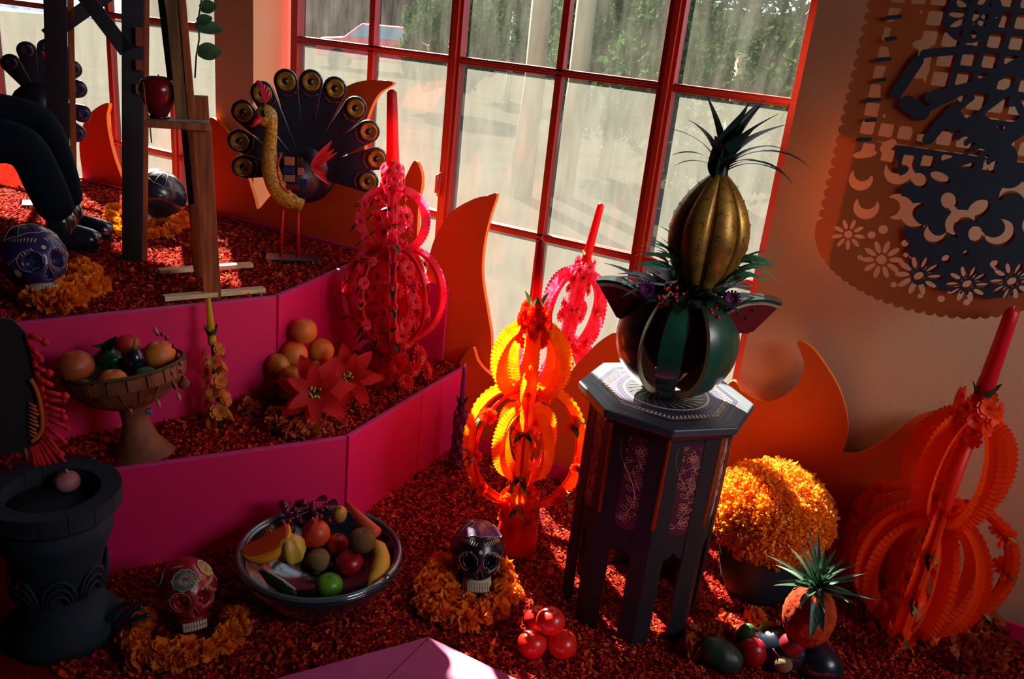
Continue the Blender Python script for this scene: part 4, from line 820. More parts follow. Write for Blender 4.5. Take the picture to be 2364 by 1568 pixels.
# ------------------------------------------------------------------ skulls
def skull(name, label, px, py, z, size, yaw, m, tint, art, pitch=0):
    p = W(px, py, z=z); root = thing(name, label, 'skull', p, (-.42, 0, face(p) + yaw), scale=size / .17)
    def fn(d):
        x, y, zz = d
        X, Y, Z = x * .070, y * .088, zz * .075
        if zz < 0: X *= 1 - .28 * (-zz) ** 1.2; Y *= 1 - .20 * (-zz)
        if y < 0 and zz < .15:                                      # face and jaw
            f = min(1, -y * 1.3) * min(1, (.15 - zz) * 1.6); Y -= .012 * f; Z -= .018 * f
        if abs(x) > .55 and -.45 < zz < .2 and y < .1: X *= 1.05
        for s_ in (-1, 1):
            dd = math.hypot((x - s_ * .36) / .22, (zz + .16) / .20)
            if y < 0 and dd < 1.2: Y += .030 * max(0, 1 - dd ** 3) if dd < 1 else 0
        dd = math.hypot(x / max(.06, .13 + .1 * (-.30 - zz)), (zz + .46) / .13)
        if y < 0 and dd < 1: Y += .016 * (1 - dd ** 3)
        return Vector((X, Y, Z + .095))
    g = G(); V = []; F = []; n, mm = 72, 54
    for i in range(mm + 1):
        t = PI * i / mm
        for k in range(n): a = 2 * PI * k / n + .5 * PI / n; V.append(fn(Vector((math.sin(t) * math.cos(a), math.sin(t) * math.sin(a), -math.cos(t)))))
    for i in range(mm):
        for k in range(n): F.append((i * n + k, i * n + (k + 1) % n, (i + 1) * n + (k + 1) % n, (i + 1) * n + k))
    g.add(V, F); obj('cranium', g, m, root); bv_ = BVHTree.FromPolygons(V, F)
    def S3(az, el, off=.0008): # az 0 = front
        d = Vector((math.cos(el) * math.sin(az), -math.cos(el) * math.cos(az), math.sin(el))); o = Vector((0, 0, .095))
        h = bv_.ray_cast(o + d * .4, -d); return h[0] + d * off if h[0] else o + d * .07
    def line(gg, pts, r=.0009): gg.tube([S3(a, e) for a, e in pts], r * .7, 4)
    def petal(gg, az, el, ang, L, w):
        P = [S3(az + L * (u * math.cos(ang)) - w * v * math.sin(ang), el + L * (u * math.sin(ang)) + w * v * math.cos(ang), .0014) for u, v in ((0, 0), (.35, .5), (.75, .55), (1, 0), (.75, -.55), (.35, -.5))]
        gg.add(P, [(0, 1, 2, 3, 4, 5)])
    # jaw with teeth
    g = G(); 
    for row in (0, 1):
        for k in range(9):
            a = (k - 4) * .16; g.box((.034 * math.sin(a) * 1.25, -.040 - .030 * math.cos(a), -.000 + .011 * row + .004), (.0060, .006, .0105), rz=a)
    obj('teeth', g, mat('bone_teeth', (188, 172, 148), .6), root, smooth=False, bevel=.001)
    g = G(); g.lathe([(.002, -.006), (.034, -.006), (.040, .006), (.036, .030), (.002, .032)], 24, T((0, -.028, 0), (0, 0, 0), (1, 1.05, 1))); obj('jaw', g, MATS['bone_teeth'] if art == 'purple' else m, root)
    ML = mat('bone_line_paint', (206, 180, 150), .6); g = G()
    for s_ in (-1, 1): line(g, [(s_ * .38 + .30 * math.cos(t), -.20 + .27 * math.sin(t)) for t in np.linspace(0, 2 * PI, 20)])
    for s_ in (-1, 1): line(g, [(s_ * .02, -.38), (s_ * .14, -.62)])
    for s_ in (-1, 1):
        for k in range(8): petal(g, s_ * .78, -.48, 2 * PI * k / 8, .13, .05)
    for s_ in (-1, 1):
        for k in range(9): petal(g, s_ * (.18 + .075 * k), .22 + .02 * k, -.3 * s_ + (PI / 2 - s_ * .5) if 0 else PI / 2 + s_ * (.6 - .08 * k), .16, .03)
        for k in range(9): petal(g, s_ * (.30 + .08 * k), .12 - .03 * k, -PI / 2 + s_ * (.5 - .05 * k) * -1, .12, .025)
    for k in range(7): petal(g, .0, .08, 2 * PI * k / 7, .06, .035)
    if art == 'purple':
        for k in range(12):
            a = 2 * PI * k / 12; line(g, [(a, .55 + .09 * u) for u in range(10)])
        line(g, [(2 * PI * t / 96, .52 + .05 * abs(math.sin(6 * 2 * PI * t / 96))) for t in range(97)], .0012)
        for k in range(60): a = 2 * PI * k / 60; line(g, [(a, 1.0), (a, 1.32)], .0005)
    elif art == 'floral':
        for (az, el, R, c, nn) in ((-.20, .42, .36, (64, 110, 104), 9), (.80, .66, .36, (190, 146, 56), 8), (-1.5, .5, .3, (64, 110, 104), 8)):
            gg = G()
            P = [S3(az, el, .0018)] + [S3(az + R * (1 + .13 * abs(math.sin(nn * t / 2))) * math.cos(t), el + R * .82 * (1 + .13 * abs(math.sin(nn * t / 2))) * math.sin(t), .0018) for t in np.linspace(0, 2 * PI, 55)[:-1]]
            gg.add(P, [(0, i, i % 54 + 1) for i in range(1, 55)]); obj('painted_blossom', gg, mat('blossom_%d' % c[0], c, .5), root)
            g.tube(P[1:] + [P[1]], .0011, 5)
            for k in range(24): t = 2 * PI * k / 24; g.tube([S3(az + R * f * math.cos(t), el + R * .82 * f * math.sin(t), .0022) for f in (.2, .5, .85)], .0005, 4)
        for k in range(14): petal(g, .35 + .05 * k, .16 + .02 * k, -.9, .15, .025); petal(g, -.9 + .05 * k, .85, 1.2, .12, .022); petal(g, 1.0, .1 + .05 * k, -.2, .16, .025)
    obj('painted_lines', g, ML, root, kind='stuff')
    if art == 'purple':
        gg = G(); V = []; F = []
        for i in range(9):
            for k in range(72): a = 2 * PI * k / 72; V.append(S3(a, .54 + .05 * abs(math.sin(6 * a)) * (1 - i / 8) + (PI / 2 - .56) * i / 8.05, .0005))
        for i in range(8):
            for k in range(72): F.append((i * 72 + k, i * 72 + (k + 1) % 72, (i + 1) * 72 + (k + 1) % 72, (i + 1) * 72 + k))
        gg.add(V, F); obj('painted_cap', gg, tint, root)
    return root, p
M_sk1 = mat('black_violet_glaze', (14, 14, 32), .35, coat=.3); M_cap = mat('violet_glaze', (74, 50, 120), .4, rgb2=(40, 26, 84), nscale=30, coat=.3)
M_sk2 = mat('crimson_glaze', (140, 16, 30), .35, coat=.3); M_sk3 = mat('indigo_glaze', (44, 44, 104), .35, coat=.3, rgb2=(28, 28, 74), nscale=20); M_sk4 = mat('blue_black_glaze', (18, 34, 52), .3, coat=.4)
_, sp1 = skull('painted_skull', 'black painted skull with a violet scalloped crown, in marigolds left of the table', 1098, 1352, .012, .185, .12, M_sk1, M_cap, 'purple')
_, sp2 = skull('painted_skull', 'crimson painted skull with green and gold blossoms, left of the fruit bowl', 440, 1440, .008, .170, .18, M_sk2, None, 'floral')
_, sp3 = skull('painted_skull', 'indigo painted skull with white lines, on the top step before the boots', 95, 690, Z2 - .008, .215, .35, M_sk3, M_sk3, 'purple')
_, sp4 = skull('painted_skull', 'dark blue skull turned away, behind the nearer timber post', 335, 512, Z2 + .02, .21, -1.5, M_sk4, M_sk4, 'purple')
marigolds(ring(sp1.x, sp1.y - .02, .115, 15, jit=.014) + ring(sp1.x, sp1.y - .08, .11, 8, PI * 1.05, PI * 1.95) + ring(sp1.x, sp1.y, .095, 10), .0, MG, 'orange marigold round the black and violet skull', 'marigolds round the violet-crowned skull', (.85, 1.25))
marigolds(ring(sp2.x + .02, sp2.y - .03, .115, 13, -PI * .9, PI * .4) + ring(sp2.x, sp2.y - .06, .09, 7, -PI * .8, 0), .0, MG, 'orange marigold lying round the crimson skull', 'marigolds round the crimson skull', (.8, 1.15))
marigolds([(W(x, y_, z=Z2).x, W(x, y_, z=Z2).y) for x, y_ in ((110, 700), (140, 695), (170, 690), (200, 680), (225, 670), (150, 672), (180, 665), (205, 655), (215, 640), (190, 632), (95, 712), (130, 710), (165, 712), (80, 700), (170, 640))], Z2 - .014, MG, 'orange marigold heaped beside the indigo skull', 'marigolds beside the indigo skull', (1.0, 1.35))
marigolds([(W(x, y_, z=Z2).x, W(x, y_, z=Z2).y) for x, y_ in ((255, 505), (262, 525), (250, 540), (270, 545), (262, 490), (400, 490), (415, 510))], Z2 - .014, MY, 'yellow marigold beside the dark blue skull', 'yellow marigolds by the dark blue skull', (.9, 1.2))
marigolds([(W(x, y_, z=Z2).x, W(x, y_, z=Z2).y) for x, y_ in ((345, 530), (365, 525), (385, 522), (405, 530), (350, 548), (372, 545), (395, 540), (418, 528), (340, 515))], Z2 - .014, MG, 'orange marigold in front of the dark blue skull', 'orange marigolds by the dark blue skull', (.8, 1.15))

# ------------------------------------------------------------------ dark standing figure in boots
fb = W(150, 560, z=Z2 - .014); ff = face(fb); SX = -.52; SZ = -.42
fg = thing('person', 'seated figure in dark trousers, dark coat and shiny black boots on the top step', 'person', fb, (0, 0, ff))
Fp = lambda px, py, yo=0: PL(fb, ff, px, py, yo)
me = bpy.data.meshes.new('body')
k1, k2 = Fp(165, 525, .05), Fp(150, 590, -.10); k1.z = .10; k2.z = .10
kn1, kn2 = Fp(95, 275, .06), Fp(60, 330, -.12)
sh = lambda x, y, z: (x + SX, y, z + SZ)
jt = [sh(-.10, .0, .90), sh(-.10, .02, 1.12), sh(-.10, .02, 1.32), sh(-.10, .0, 1.42),
      (kn1.x - .24, .04, kn1.z + .0), (kn1.x, .06, kn1.z), (k1.x, .05, .10), (kn2.x - .2, -.08, kn2.z), (kn2.x, -.12, kn2.z), (k2.x, -.10, .10),
      sh(.08, .03, 1.30), sh(.14, .0, 1.04), sh(.16, -.10, .92), sh(-.28, .0, 1.30), sh(-.36, -.02, 1.04), sh(-.34, -.10, .84)]
ed = [(0, 1), (1, 2), (2, 3), (0, 4), (4, 5), (5, 6), (0, 7), (7, 8), (8, 9), (2, 10), (10, 11), (11, 12), (2, 13), (13, 14), (14, 15)]
me.from_pydata(jt, ed, []); bo_ = bpy.data.objects.new('body', me); COL.objects.link(bo_); bo_.parent = fg
md = bo_.modifiers.new('skin', 'SKIN'); bo_.modifiers.new('sub', 'SUBSURF').levels = 2; bo_.modifiers['sub'].render_levels = 2
rad = [.14, .13, .15, .06, .10, .075, .062, .10, .075, .062, .07, .05, .035, .07, .05, .035]
for v, r in zip(me.skin_vertices[0].data, rad): v.radius = (r, r)
me.skin_vertices[0].data[0].use_root = True
me.materials.append(mat('dark_cloth', (16, 29, 42), .85, bump=.2, bscale=40)); md.use_smooth_shade = True
g = G(); g.lathe([(.22, .82), (.20, .90), (.17, 1.0), (.19, 1.25), (.10, 1.38)], 28, T((-.10 + SX, .0, SZ), (0, 0, 0), (1, .8, 1)), fn=lambda a, r, z: (r * (1 + .04 * math.sin(a * 9)), z)); obj('coat', g, mat('coat_cloth', (18, 22, 40), .8), fg)
g = G(); g.ell((-.10 + SX, -.01, 1.54 + SZ), (.075, .09, .11), 20, 14); obj('head', g, mat('bone_paint', (180, 170, 150), .6), fg)
for s_ in (-1, 1): g = G(); g.ell((-.10 + SX + s_ * .03, -.095, 1.55 + SZ), (.016, .008, .016), 10, 6); obj('eye_socket', g, M_tin, fg)
g = G(); g.lathe([(.001, 1.72), (.08, 1.71), (.085, 1.61), (.20, 1.60), (.20, 1.59), (.001, 1.59)], 26, T((-.10 + SX, 0, SZ))); obj('hat', g, M_tin, fg)
for (hx, hy_, hz, dx) in ((.16 + SX, -.10, .92 + SZ, 1), (-.34 + SX, -.10, .84 + SZ, -1)):
    hm = bpy.data.meshes.new('hand'); vs = [(hx, hy_, hz + .01), (hx, hy_ - .005, hz - .07)]; es = [(0, 1)]; rr = [.026, .034]
    for q in range(4):
        x = hx + (q - 1.5) * .018; vs += [(x, hy_ - .012, hz - .10), (x, hy_ - .025, hz - .13 - .008 * (q in (1, 2))), (x, hy_ - .035, hz - .15 - .010 * (q in (1, 2)))]; i = len(vs); es += [(1, i - 3), (i - 3, i - 2), (i - 2, i - 1)]; rr += [.009, .008, .007]
    vs += [(hx + dx * -.035, hy_ - .03, hz - .06), (hx + dx * -.045, hy_ - .045, hz - .09)]; i = len(vs); es += [(0, i - 2), (i - 2, i - 1)]; rr += [.011, .009]
    hm.from_pydata(vs, es, []); ho = bpy.data.objects.new('hand', hm); COL.objects.link(ho); ho.parent = fg; ho.modifiers.new('skin', 'SKIN'); ho.modifiers.new('sub', 'SUBSURF').render_levels = 1; hm.materials.append(MATS['bone_paint'])
    for v, r in zip(hm.skin_vertices[0].data, rr): v.radius = (r, r)
    hm.skin_vertices[0].data[0].use_root = True
M_boot = mat('black_patent', (22, 38, 52), .22, coat=.7)
for kk, e in ((k1, Fp(262, 548, .02)), (k2, Fp(236, 606, -.12))):
    e.z = .028; h = Vector((kk.x, kk.y, .03)); d = (e - h); g = G(); up_ = Vector((0, 0, 1))
    pts = [h - d * .18, h, h + d * .35, h + d * .7, h + d * .93, h + d]; g.tube([p + up_ * z for p, z in zip(pts, (.02, .022, .016, .006, .0, -.004))], [.022, .045, .044, .042, .034, .014], 14, flat=.85)
    g.tube([(kk.x, kk.y, .03), (kk.x, kk.y, .06), (kk.x - .005, kk.y, .10), (kk.x - .01, kk.y, .13)], [.044, .046, .046, .044], 16); bt = obj('boot', g, M_boot, fg)
    g = G(); g.bar(h - d * .2 + up_ * -.022, h + d * .98 + up_ * -.022, .075, .010); obj('sole', g, M_tin, bt, smooth=False, bevel=.003)

st_ = thing('wooden_stool', 'low wooden stool under the seated dark figure', 'stool', fb, (0, 0, ff)); g = G(); g.box((-.10 + SX, .02, .36), (.36, .30, .03)); obj('seat', g, M_wood, st_, smooth=False, bevel=.004)
for a_ in (-1, 1):
    for b_ in (-1, 1): g = G(); g.bar((-.10 + SX + a_ * .15, .02 + b_ * .12, 0), (-.10 + SX + a_ * .13, .02 + b_ * .10, .345), .03, .03); obj('leg', g, M_wood, st_, smooth=False)
# ------------------------------------------------------------------ fruit
def fruit_mat(nm, c, c2=None, **k): return mat(nm, c, k.pop('rough', .45), rgb2=c2, nscale=k.pop('ns', 14), bump=k.pop('bump', .15), bscale=k.pop('bs', 160), **k)
M_orange = fruit_mat('orange_peel', (222, 104, 30), (206, 124, 50), bump=.35, bs=220)
def sphere_fruit(name, label, cat, p, r, m, group=None, squash=1.0, rot=(0, 0, 0), stalk=True, rib=0, ribn=5):
    g = G(); g.lathe([(.001, -r * squash * .94)] + [(r * math.sin(t) * (1 + 0), -r * squash * math.cos(t) * (1 - .12 * math.exp(-((PI - t) / .35) ** 2))) for t in np.linspace(.12, PI - .05, 16)] + [(.001, r * squash * .84)], 26, fn=(lambda a, rr, z: (rr * (1 - rib + rib * abs(math.cos(ribn * a / 2)) ** .7 * 1.6), z)) if rib else None)
    o = tag(obj(name, g, m, loc=p, rot=rot), label, cat, group)
    if stalk: g = G(); g.lathe([(.001, r * squash * .80), (r * .09, r * squash * .84), (r * .05, r * squash * .90), (.001, r * squash * .90)], 8); obj('stalk', g, M_wood, o)
    return o
def at(px, py, z, r=0):  # a point seen at that place, at height z
    return W(px, py, z=z)
# bowl of glazed clay
bw = Vector((-1.225, 1.52, 0)); 
rim = W(740, 1275, z=.135); bw.x, bw.y = rim.x, rim.y
fb_ = thing('clay_bowl', 'wide dark glazed clay bowl full of fruit on the sawdust', 'bowl', bw)
M_clay = mat('dark_glazed_clay', (20, 44, 54), .12, coat=1.0, rgb2=(16, 34, 46), nscale=6)
BR = .218
g = G(); g.lathe([(.001, .004), (.10, .002), (.14, .02), (.19, .07), (BR, .118), (BR + .004, .130), (BR, .139), (BR - .012, .141), (BR - .020, .134), (.17, .075), (.12, .035), (.001, .026)], 56); obj('bowl_body', g, M_clay, fb_)
g = G(); g.tube([((BR - .006) * math.cos(a), (BR - .006) * math.sin(a), .139) for a in np.linspace(0, 2 * PI, 60)], .008, 8); obj('bowl_rim', g, mat('rim_glint_glaze', (96, 128, 132), .14, metal=.6, coat=.8), fb_)  # paler metallic rim imitates the window's highlight along the edge
bf = face(bw)
def BW(px, py, z): return at(px, py, z)
# melon slice
def lune_wedge(name, label, p, R, a_w, rot, mr, mf):
    root = thing(name, label, 'fruit slice', p, rot); n = 20
    for nm, f0, f1, m in (('slice_rind', 1.0, .90, mr), ('slice_flesh', .90, .30, mf)):
        g = G(); V = []; F = []
        for i in range(n + 1):
            a = PI * i / n; tz = math.sin(a)
            for f in (f0, f1):
                for s_ in (-1, 1): V.append((-R * f * math.cos(a), s_ * a_w * tz * (f if f < .95 else .9), -R * .62 * (f * math.sin(a)) + .0))
        for i in range(n): b = 4 * i; F += [(b, b + 4, b + 5, b + 1), (b + 2, b + 3, b + 7, b + 6), (b, b + 2, b + 6, b + 4), (b + 1, b + 5, b + 7, b + 3)]
        g.add(V, F); obj(nm, g, m, root, smooth=False)
    return root
q = BW(612, 1240, .175)
g = G(); n = 16; Rm = .066
ms = thing('papaya_slice', 'orange papaya wedge with yellow rim leaning on the bowl edge', 'papaya slice', q, (math.radians(-48), math.radians(-30), bf + .1))
P = [(Rm * math.cos(t), Rm * .82 * math.sin(t)) for t in np.linspace(PI, 2 * PI, n)]
g.prism(P, -.014, .014, Matrix.Rotation(PI / 2, 4, 'X')); obj('flesh', g, fruit_mat('papaya_flesh', (206, 66, 26), (190, 52, 24)), ms, smooth=False, bevel=.002)
g = G(); g.tube([(x * 1.03, -.004, z * 1.03) for x, z in P], [.004 + .011 * math.sin(PI * i / (n - 1)) for i in range(n)], 8); obj('skin', g, fruit_mat('papaya_skin', (236, 150, 30)), ms)
# ribbed yellow fruit, pomegranate, apples, kiwis ...
o = sphere_fruit('ribbed_squash', 'small pale yellow ribbed squash in the clay bowl', 'squash', BW(672, 1268, .152), .036, fruit_mat('yellow_rib', (226, 190, 84), (208, 160, 50), ns=20), rib=.26, ribn=6, squash=1.2, rot=(.1, -.15, 0))
pg = sphere_fruit('pomegranate', 'split orange-red pomegranate in the middle of the clay bowl', 'pomegranate', BW(730, 1232, .172), .038, fruit_mat('pomegranate_skin', (212, 84, 24), (190, 50, 20)), stalk=False)
g = G(); g.lathe([(.001, -.034), (.012, -.03), (.014, 0), (.012, .036), (.001, .042)], 12, T((-.002, -.024, .010), (-.5, 0, .1), (1.25, .9, 1))); obj('seed_gap', g, fruit_mat('seed_red', (176, 12, 18), bump=.6, bs=400, rough=.3), pg)
g = G()
for k in range(6): g.blade((.008 * math.cos(k), .008 * math.sin(k) , .034), (math.cos(k * 1.05) * .5, math.sin(k * 1.05) * .5, 1), .014, .008, .3, 3)
obj('calyx', g, MATS['pomegranate_skin'], pg)
sphere_fruit('brown_sapote', 'large brown fuzzy fruit lying over the banana', 'fruit', BW(836, 1248, .182), .037, fruit_mat('brown_fuzz', (112, 82, 36), (92, 68, 34), bump=.5, bs=400, rough=.8), stalk=False, squash=.92)
sphere_fruit('kiwi', 'dull brown round kiwi half hidden behind the yellow squash', 'kiwi', BW(735, 1293, .115), .032, fruit_mat('kiwi_fuzz', (132, 104, 66), (110, 88, 56), bump=.5, bs=400, rough=.8), stalk=False)
M_rap = fruit_mat('red_apple_skin', (178, 18, 30), (150, 12, 26), rough=.3, bump=.02)
sphere_fruit('apple', 'glossy red apple beside the banana in the clay bowl', 'apple', BW(807, 1300, .120), .038, M_rap, squash=.88, rot=(.1, .1, 0))
sphere_fruit('apple', 'orange-red apple behind the glossy red one, next to the pomegranate', 'apple', BW(778, 1256, .135), .031, fruit_mat('orange_apple_skin', (206, 62, 34), (190, 44, 30), rough=.35, bump=.03), squash=.95)
sphere_fruit('apple', 'bright green apple at the front of the clay bowl', 'apple', BW(760, 1352, .085), .036, fruit_mat('green_apple_skin', (104, 168, 34), (84, 150, 28), rough=.35, bump=.03), squash=.9, rot=(.15, -.05, 0))
for (px, py, z, lab) in ((707, 1308, .085, 'green tomatillo with a pale top under the squash'), (727, 1318, .080, 'green tomatillo beside the pale-topped one'), (757, 1308, .085, 'dark green tomatillo next to the red apple')):
    sphere_fruit('tomatillo', lab, 'tomatillo', BW(px, py, z), .016, fruit_mat('tomatillo_skin', (70, 104, 48), (40, 70, 36)))
bn = [BW(x, y_, z) for x, y_, z in ((862, 1252, .15), (876, 1272, .15), (880, 1298, .135), (872, 1328, .125), (858, 1348, .12), (853, 1358, .12))]; c0 = bn[0]; g = G()
g.tube(smooth_loop([p - c0 for p in bn], 4, False), list(np.interp(np.linspace(0, 1, 21), [0, .15, .5, .75, .9, 1], [.010, .022, .026, .018, .007, .008])), 10)
ba = tag(obj('banana', g, fruit_mat('banana_peel', (222, 180, 50), (206, 160, 46), rough=.5, bump=.02), loc=c0), 'yellow banana against the right rim of the clay bowl', 'banana')
g = G(); g.ell(bn[-1] - c0, .008, 8, 6); obj('stem_end', g, M_wood, ba)
cr = [BW(798, 1158, .21), BW(826, 1192, .20), BW(868, 1232, .185)]; g = G(); g.tube([p - cr[0] for p in cr] + [(cr[2] - cr[0]) * 1.04], [.006, .015, .019, .006], 12); tag(obj('carrot', g, fruit_mat('carrot_skin', (206, 84, 40), (190, 70, 36), bump=.2, bs=60), loc=cr[0]), 'orange carrot leaning over the back rim of the clay bowl', 'carrot')
gv = BW(784, 1188, .19); g = G(); g.ell((0, 0, 0), (.022, .022, .030), 16, 10); gp = tag(obj('pear', g, fruit_mat('pear_skin', (206, 158, 56), (176, 124, 44)), loc=gv, rot=(.3, .3, 0)), 'small speckled yellow pear between grapes and carrot', 'pear')
g = G(); g.tube([(0, 0, .026), (.002, 0, .036)], .0018, 6); obj('stalk', g, M_wood, gp)
cu = [BW(598, 1318, .115), BW(625, 1335, .105), BW(655, 1355, .10), BW(684, 1372, .105)]; g = G(); g.tube([p - cu[0] for p in cu], [.003, .017, .018, .004], 12, flat=.8); co = tag(obj('cucumber_slice', g, fruit_mat('cucumber_skin', (22, 52, 38), rough=.25), loc=cu[0]), 'dark green cucumber wedge with a pale cut edge in the clay bowl', 'cucumber')
g = G(); g.tube([p - cu[0] + Vector((0, .0, .014)) for p in cu], [.001, .006, .007, .001], 8, flat=.5); obj('cut_edge', g, mat('pale_cut', (236, 214, 170), .4), co)
gr0 = BW(700, 1210, .165); gr = thing('grape_bunch', 'bunch of small red-purple grapes at the back of the clay bowl', 'grapes', gr0); M_gr = fruit_mat('grape_skin', (112, 20, 40), (80, 14, 44), rough=.25, bump=0); gm = G(); gm.ell((0, 0, 0), .0115, 12, 8); gm = mesh_from(gm, 'grape', M_gr)
for k in range(44):
    px, py = random.uniform(642, 762), random.uniform(1160, 1228); 
    if py > 1215 and px > 710: continue
    z = .165 + random.uniform(-.015, .03) + (1228 - py) * .0003; p = BW(px, py, z); inst('grape', gm, gr, Matrix.Translation(p - gr0) @ Matrix.Scale(random.uniform(.8, 1.15), 4))
for (px, py) in ((728, 1156), (752, 1166)): g = G(); p = BW(px, py, .21) - gr0; g.blade(p, (.6, 0, .5), .045, .045, .6, 5); obj('grape_leaf', g, M_dkleaf, gr)
g = G(); g.tube([BW(x, y_, .2) - gr0 for x, y_ in ((690, 1190), (735, 1170), (758, 1168))], .0018, 6); obj('grape_stalk', g, M_wood, gr)
# red tomatoes
M_tom = mat('tomato_skin', (222, 40, 26), .32, coat=.25, rgb2=(208, 26, 24), nscale=8)
tz_ = .036
for (px, py, z, lab) in ((1228, 1487, tz_, 'lower left red tomato of the small pile'), (1298, 1488, tz_, 'lower right red tomato of the small pile'), (1240, 1430, .040, 'red tomato at the back of the pile, mostly hidden'), (1271, 1434, .098, 'glossy red tomato on top of the small pile')):
    sphere_fruit('tomato', lab, 'tomato', at(px, py, z), .0385, M_tom, stalk=False, squash=.95)

# fruit stand of coconut shell tiles
bc = W(268, 850, z=.565); bs_ = W(330, 1050, z=Z1 - .018); ctr = Vector((bs_.x, bs_.y, Z1 - .018)); RB_ = .151; TLT = (0.02, -.20, 0)
bk_ = thing('fruit_stand', 'brown shell-tiled fruit stand on a flared foot, left on the middle step', 'fruit stand', ctr, TLT); HB = .262
M_shell = mat('coconut_shell', (136, 78, 42), .7, rgb2=(100, 52, 30), nscale=18, bump=.3)
g = G(); g.lathe([(.085, .0), (.078, .01), (.05, .05), (.034, .10), (.036, .14), (.06, .165)], 20, T((0, 0, 0)), fn=lambda a, r, z: (r * (1 + .03 * math.sin(10 * a)), z)); obj('flared_foot', g, M_shell, bk_)
g = G(); g.lathe([(.001, .150), (.05, .155), (.11, .185), (.148, .225), (RB_, HB), (RB_ - .008, HB), (.140, .228), (.10, .200), (.001, .18)], 40); obj('bowl_shell', g, mat('dark_shell', (26, 24, 26), .6), bk_)
for row, (r0, z0, r1, z1) in enumerate(((.055, .155, .111, .184), (.112, .186, .150, .226), (.150, .228, RB_ + .001, HB - .004))):
    for k in range(20):
        a0, a1 = 2 * PI * (k + .04 + .5 * (row % 2)) / 20, 2 * PI * (k + .96 + .5 * (row % 2)) / 20
        g = G(); V = [(r * math.cos(a), r * math.sin(a), z) for (r, z) in ((r0, z0), (r1, z1), (r1 + .005, z1 - .004), (r0 + .005, z0 - .004)) for a in (a0, a1)]
        g.add(V, [(0, 1, 3, 2), (2, 3, 5, 4), (4, 5, 7, 6), (6, 7, 1, 0), (0, 2, 4, 6), (1, 7, 5, 3)]); obj('shell_tile', g, M_shell, bk_, smooth=False)
g = G(); g.tube([(RB_ * math.cos(a), RB_ * math.sin(a), HB) for a in np.linspace(0, 2 * PI, 60)], .0045, 6); obj('stitched_rim', g, mat('jute_rim', (96, 76, 56), .9, bump=.5, bscale=300), bk_)
for k in range(56):
    a = 2 * PI * k / 56
    if k % 2: continue
    g = G(); g.tube([((RB_ + .006) * math.cos(a), (RB_ + .006) * math.sin(a), HB - .006), (RB_ * math.cos(a + .03), RB_ * math.sin(a + .03), HB + .006)], .0016, 5); obj('stitch', g, MATS['jute_rim'], bk_)
rf_ = face(ctr)
for i, (px, py, kind) in enumerate([(402, 800, 0), (410, 820, 0), (416, 840, 0), (418, 858, 0), (424, 872, 0), (398, 862, 1), (402, 890, 1), (420, 888, 2), (412, 915, 1), (232, 925, 1), (250, 930, 1), (385, 780, 0), (375, 772, 0), (360, 765, 1), (300, 945, 1), (365, 930, 1)]):
    p = Euler(TLT).to_matrix().inverted() @ (W(px, py, y=ctr.y - .05) - ctr); g = G(); r = .006
    if kind == 0: g.ell(p, r, 8, 6)
    elif kind == 1: g.tube([p + Vector((-.005, 0, .012)), p, p + Vector((.004, 0, -.012))], [.002, .006, .003], 6)
    else: g.lathe([(.012, 0), (.014, .008), (.010, .020), (.001, .022)], 12, Matrix.Translation(p) @ Matrix.Rotation(1.2, 4, 'Y'))
    obj(('bead', 'shell_pendant', 'nut_shell')[kind], g, (mat('red_bead', (170, 40, 40), .4), mat('pale_seed', (176, 130, 84), .6), M_shell)[kind], bk_)
g = G(); p = Euler(TLT).to_matrix().inverted() @ (W(344, 950, y=ctr.y - .06) - ctr); g.lathe([(.003, 0), (.0095, .0), (.0095, .003), (.003, .002)], 16, Matrix.Translation(p) @ basis((0, 0, 0), (-p - ctr + Vector((0, 0, 1.2))))); obj('button', g, mat('blue_button', (60, 96, 120), .4), bk_)
zb = Z1 - .018
def ST(px, py, dz): return W(px, py, z=zb + dz)
sphere_fruit('grapefruit', 'large blushed orange fruit at the left of the shell fruit stand', 'grapefruit', ST(174, 846, .265), .047, fruit_mat('dusky_orange', (196, 88, 44), (160, 78, 40), bump=.3), squash=.93, stalk=False)
sphere_fruit('grapefruit', 'large orange fruit at the right of the shell fruit stand', 'grapefruit', ST(368, 822, .270), .044, M_orange, stalk=False)
sphere_fruit('orange', 'orange at the front rim of the shell fruit stand', 'orange', ST(262, 885, .245), .038, M_orange, stalk=False)
sphere_fruit('lime', 'smooth green lime at the front right of the shell fruit stand', 'lime', ST(336, 872, .245), .034, fruit_mat('lime_skin', (62, 110, 44), (50, 92, 40)), squash=.85, stalk=False)
sphere_fruit('lemon', 'yellow lemon at the back of the shell fruit stand', 'lemon', ST(216, 788, .265), .024, fruit_mat('lemon_skin', (190, 168, 44), (170, 150, 40)), squash=1.1, stalk=False)
sphere_fruit('apple', 'red-orange apple at the back middle of the shell fruit stand', 'apple', ST(298, 798, .262), .032, fruit_mat('blush_skin', (196, 70, 44), (186, 50, 40)), stalk=False)
sphere_fruit('apple', 'small reddish apple between the lemon and the leaf on the shell stand', 'apple', ST(252, 792, .262), .024, MATS['blush_skin'], stalk=False)
sphere_fruit('lime', 'small yellow-green lime at the front left of the shell stand', 'lime', ST(196, 892, .235), .018, fruit_mat('yellow_lime', (130, 124, 50), (90, 96, 40)), stalk=False)
av = ST(310, 830, .285); g = G(); g.ell((0, 0, 0), (.026, .026, .032), 16, 10); eg = tag(obj('aubergine', g, mat('aubergine_skin', (18, 26, 44), .25, coat=.5), loc=av), 'dark shiny aubergine with a green stalk amid the stand fruit', 'aubergine')
g = G(); g.tube([(0, 0, .028), (.006, 0, .045), (.010, 0, .060)], [.006, .0045, .004], 7); obj('stalk', g, M_leafp, eg)
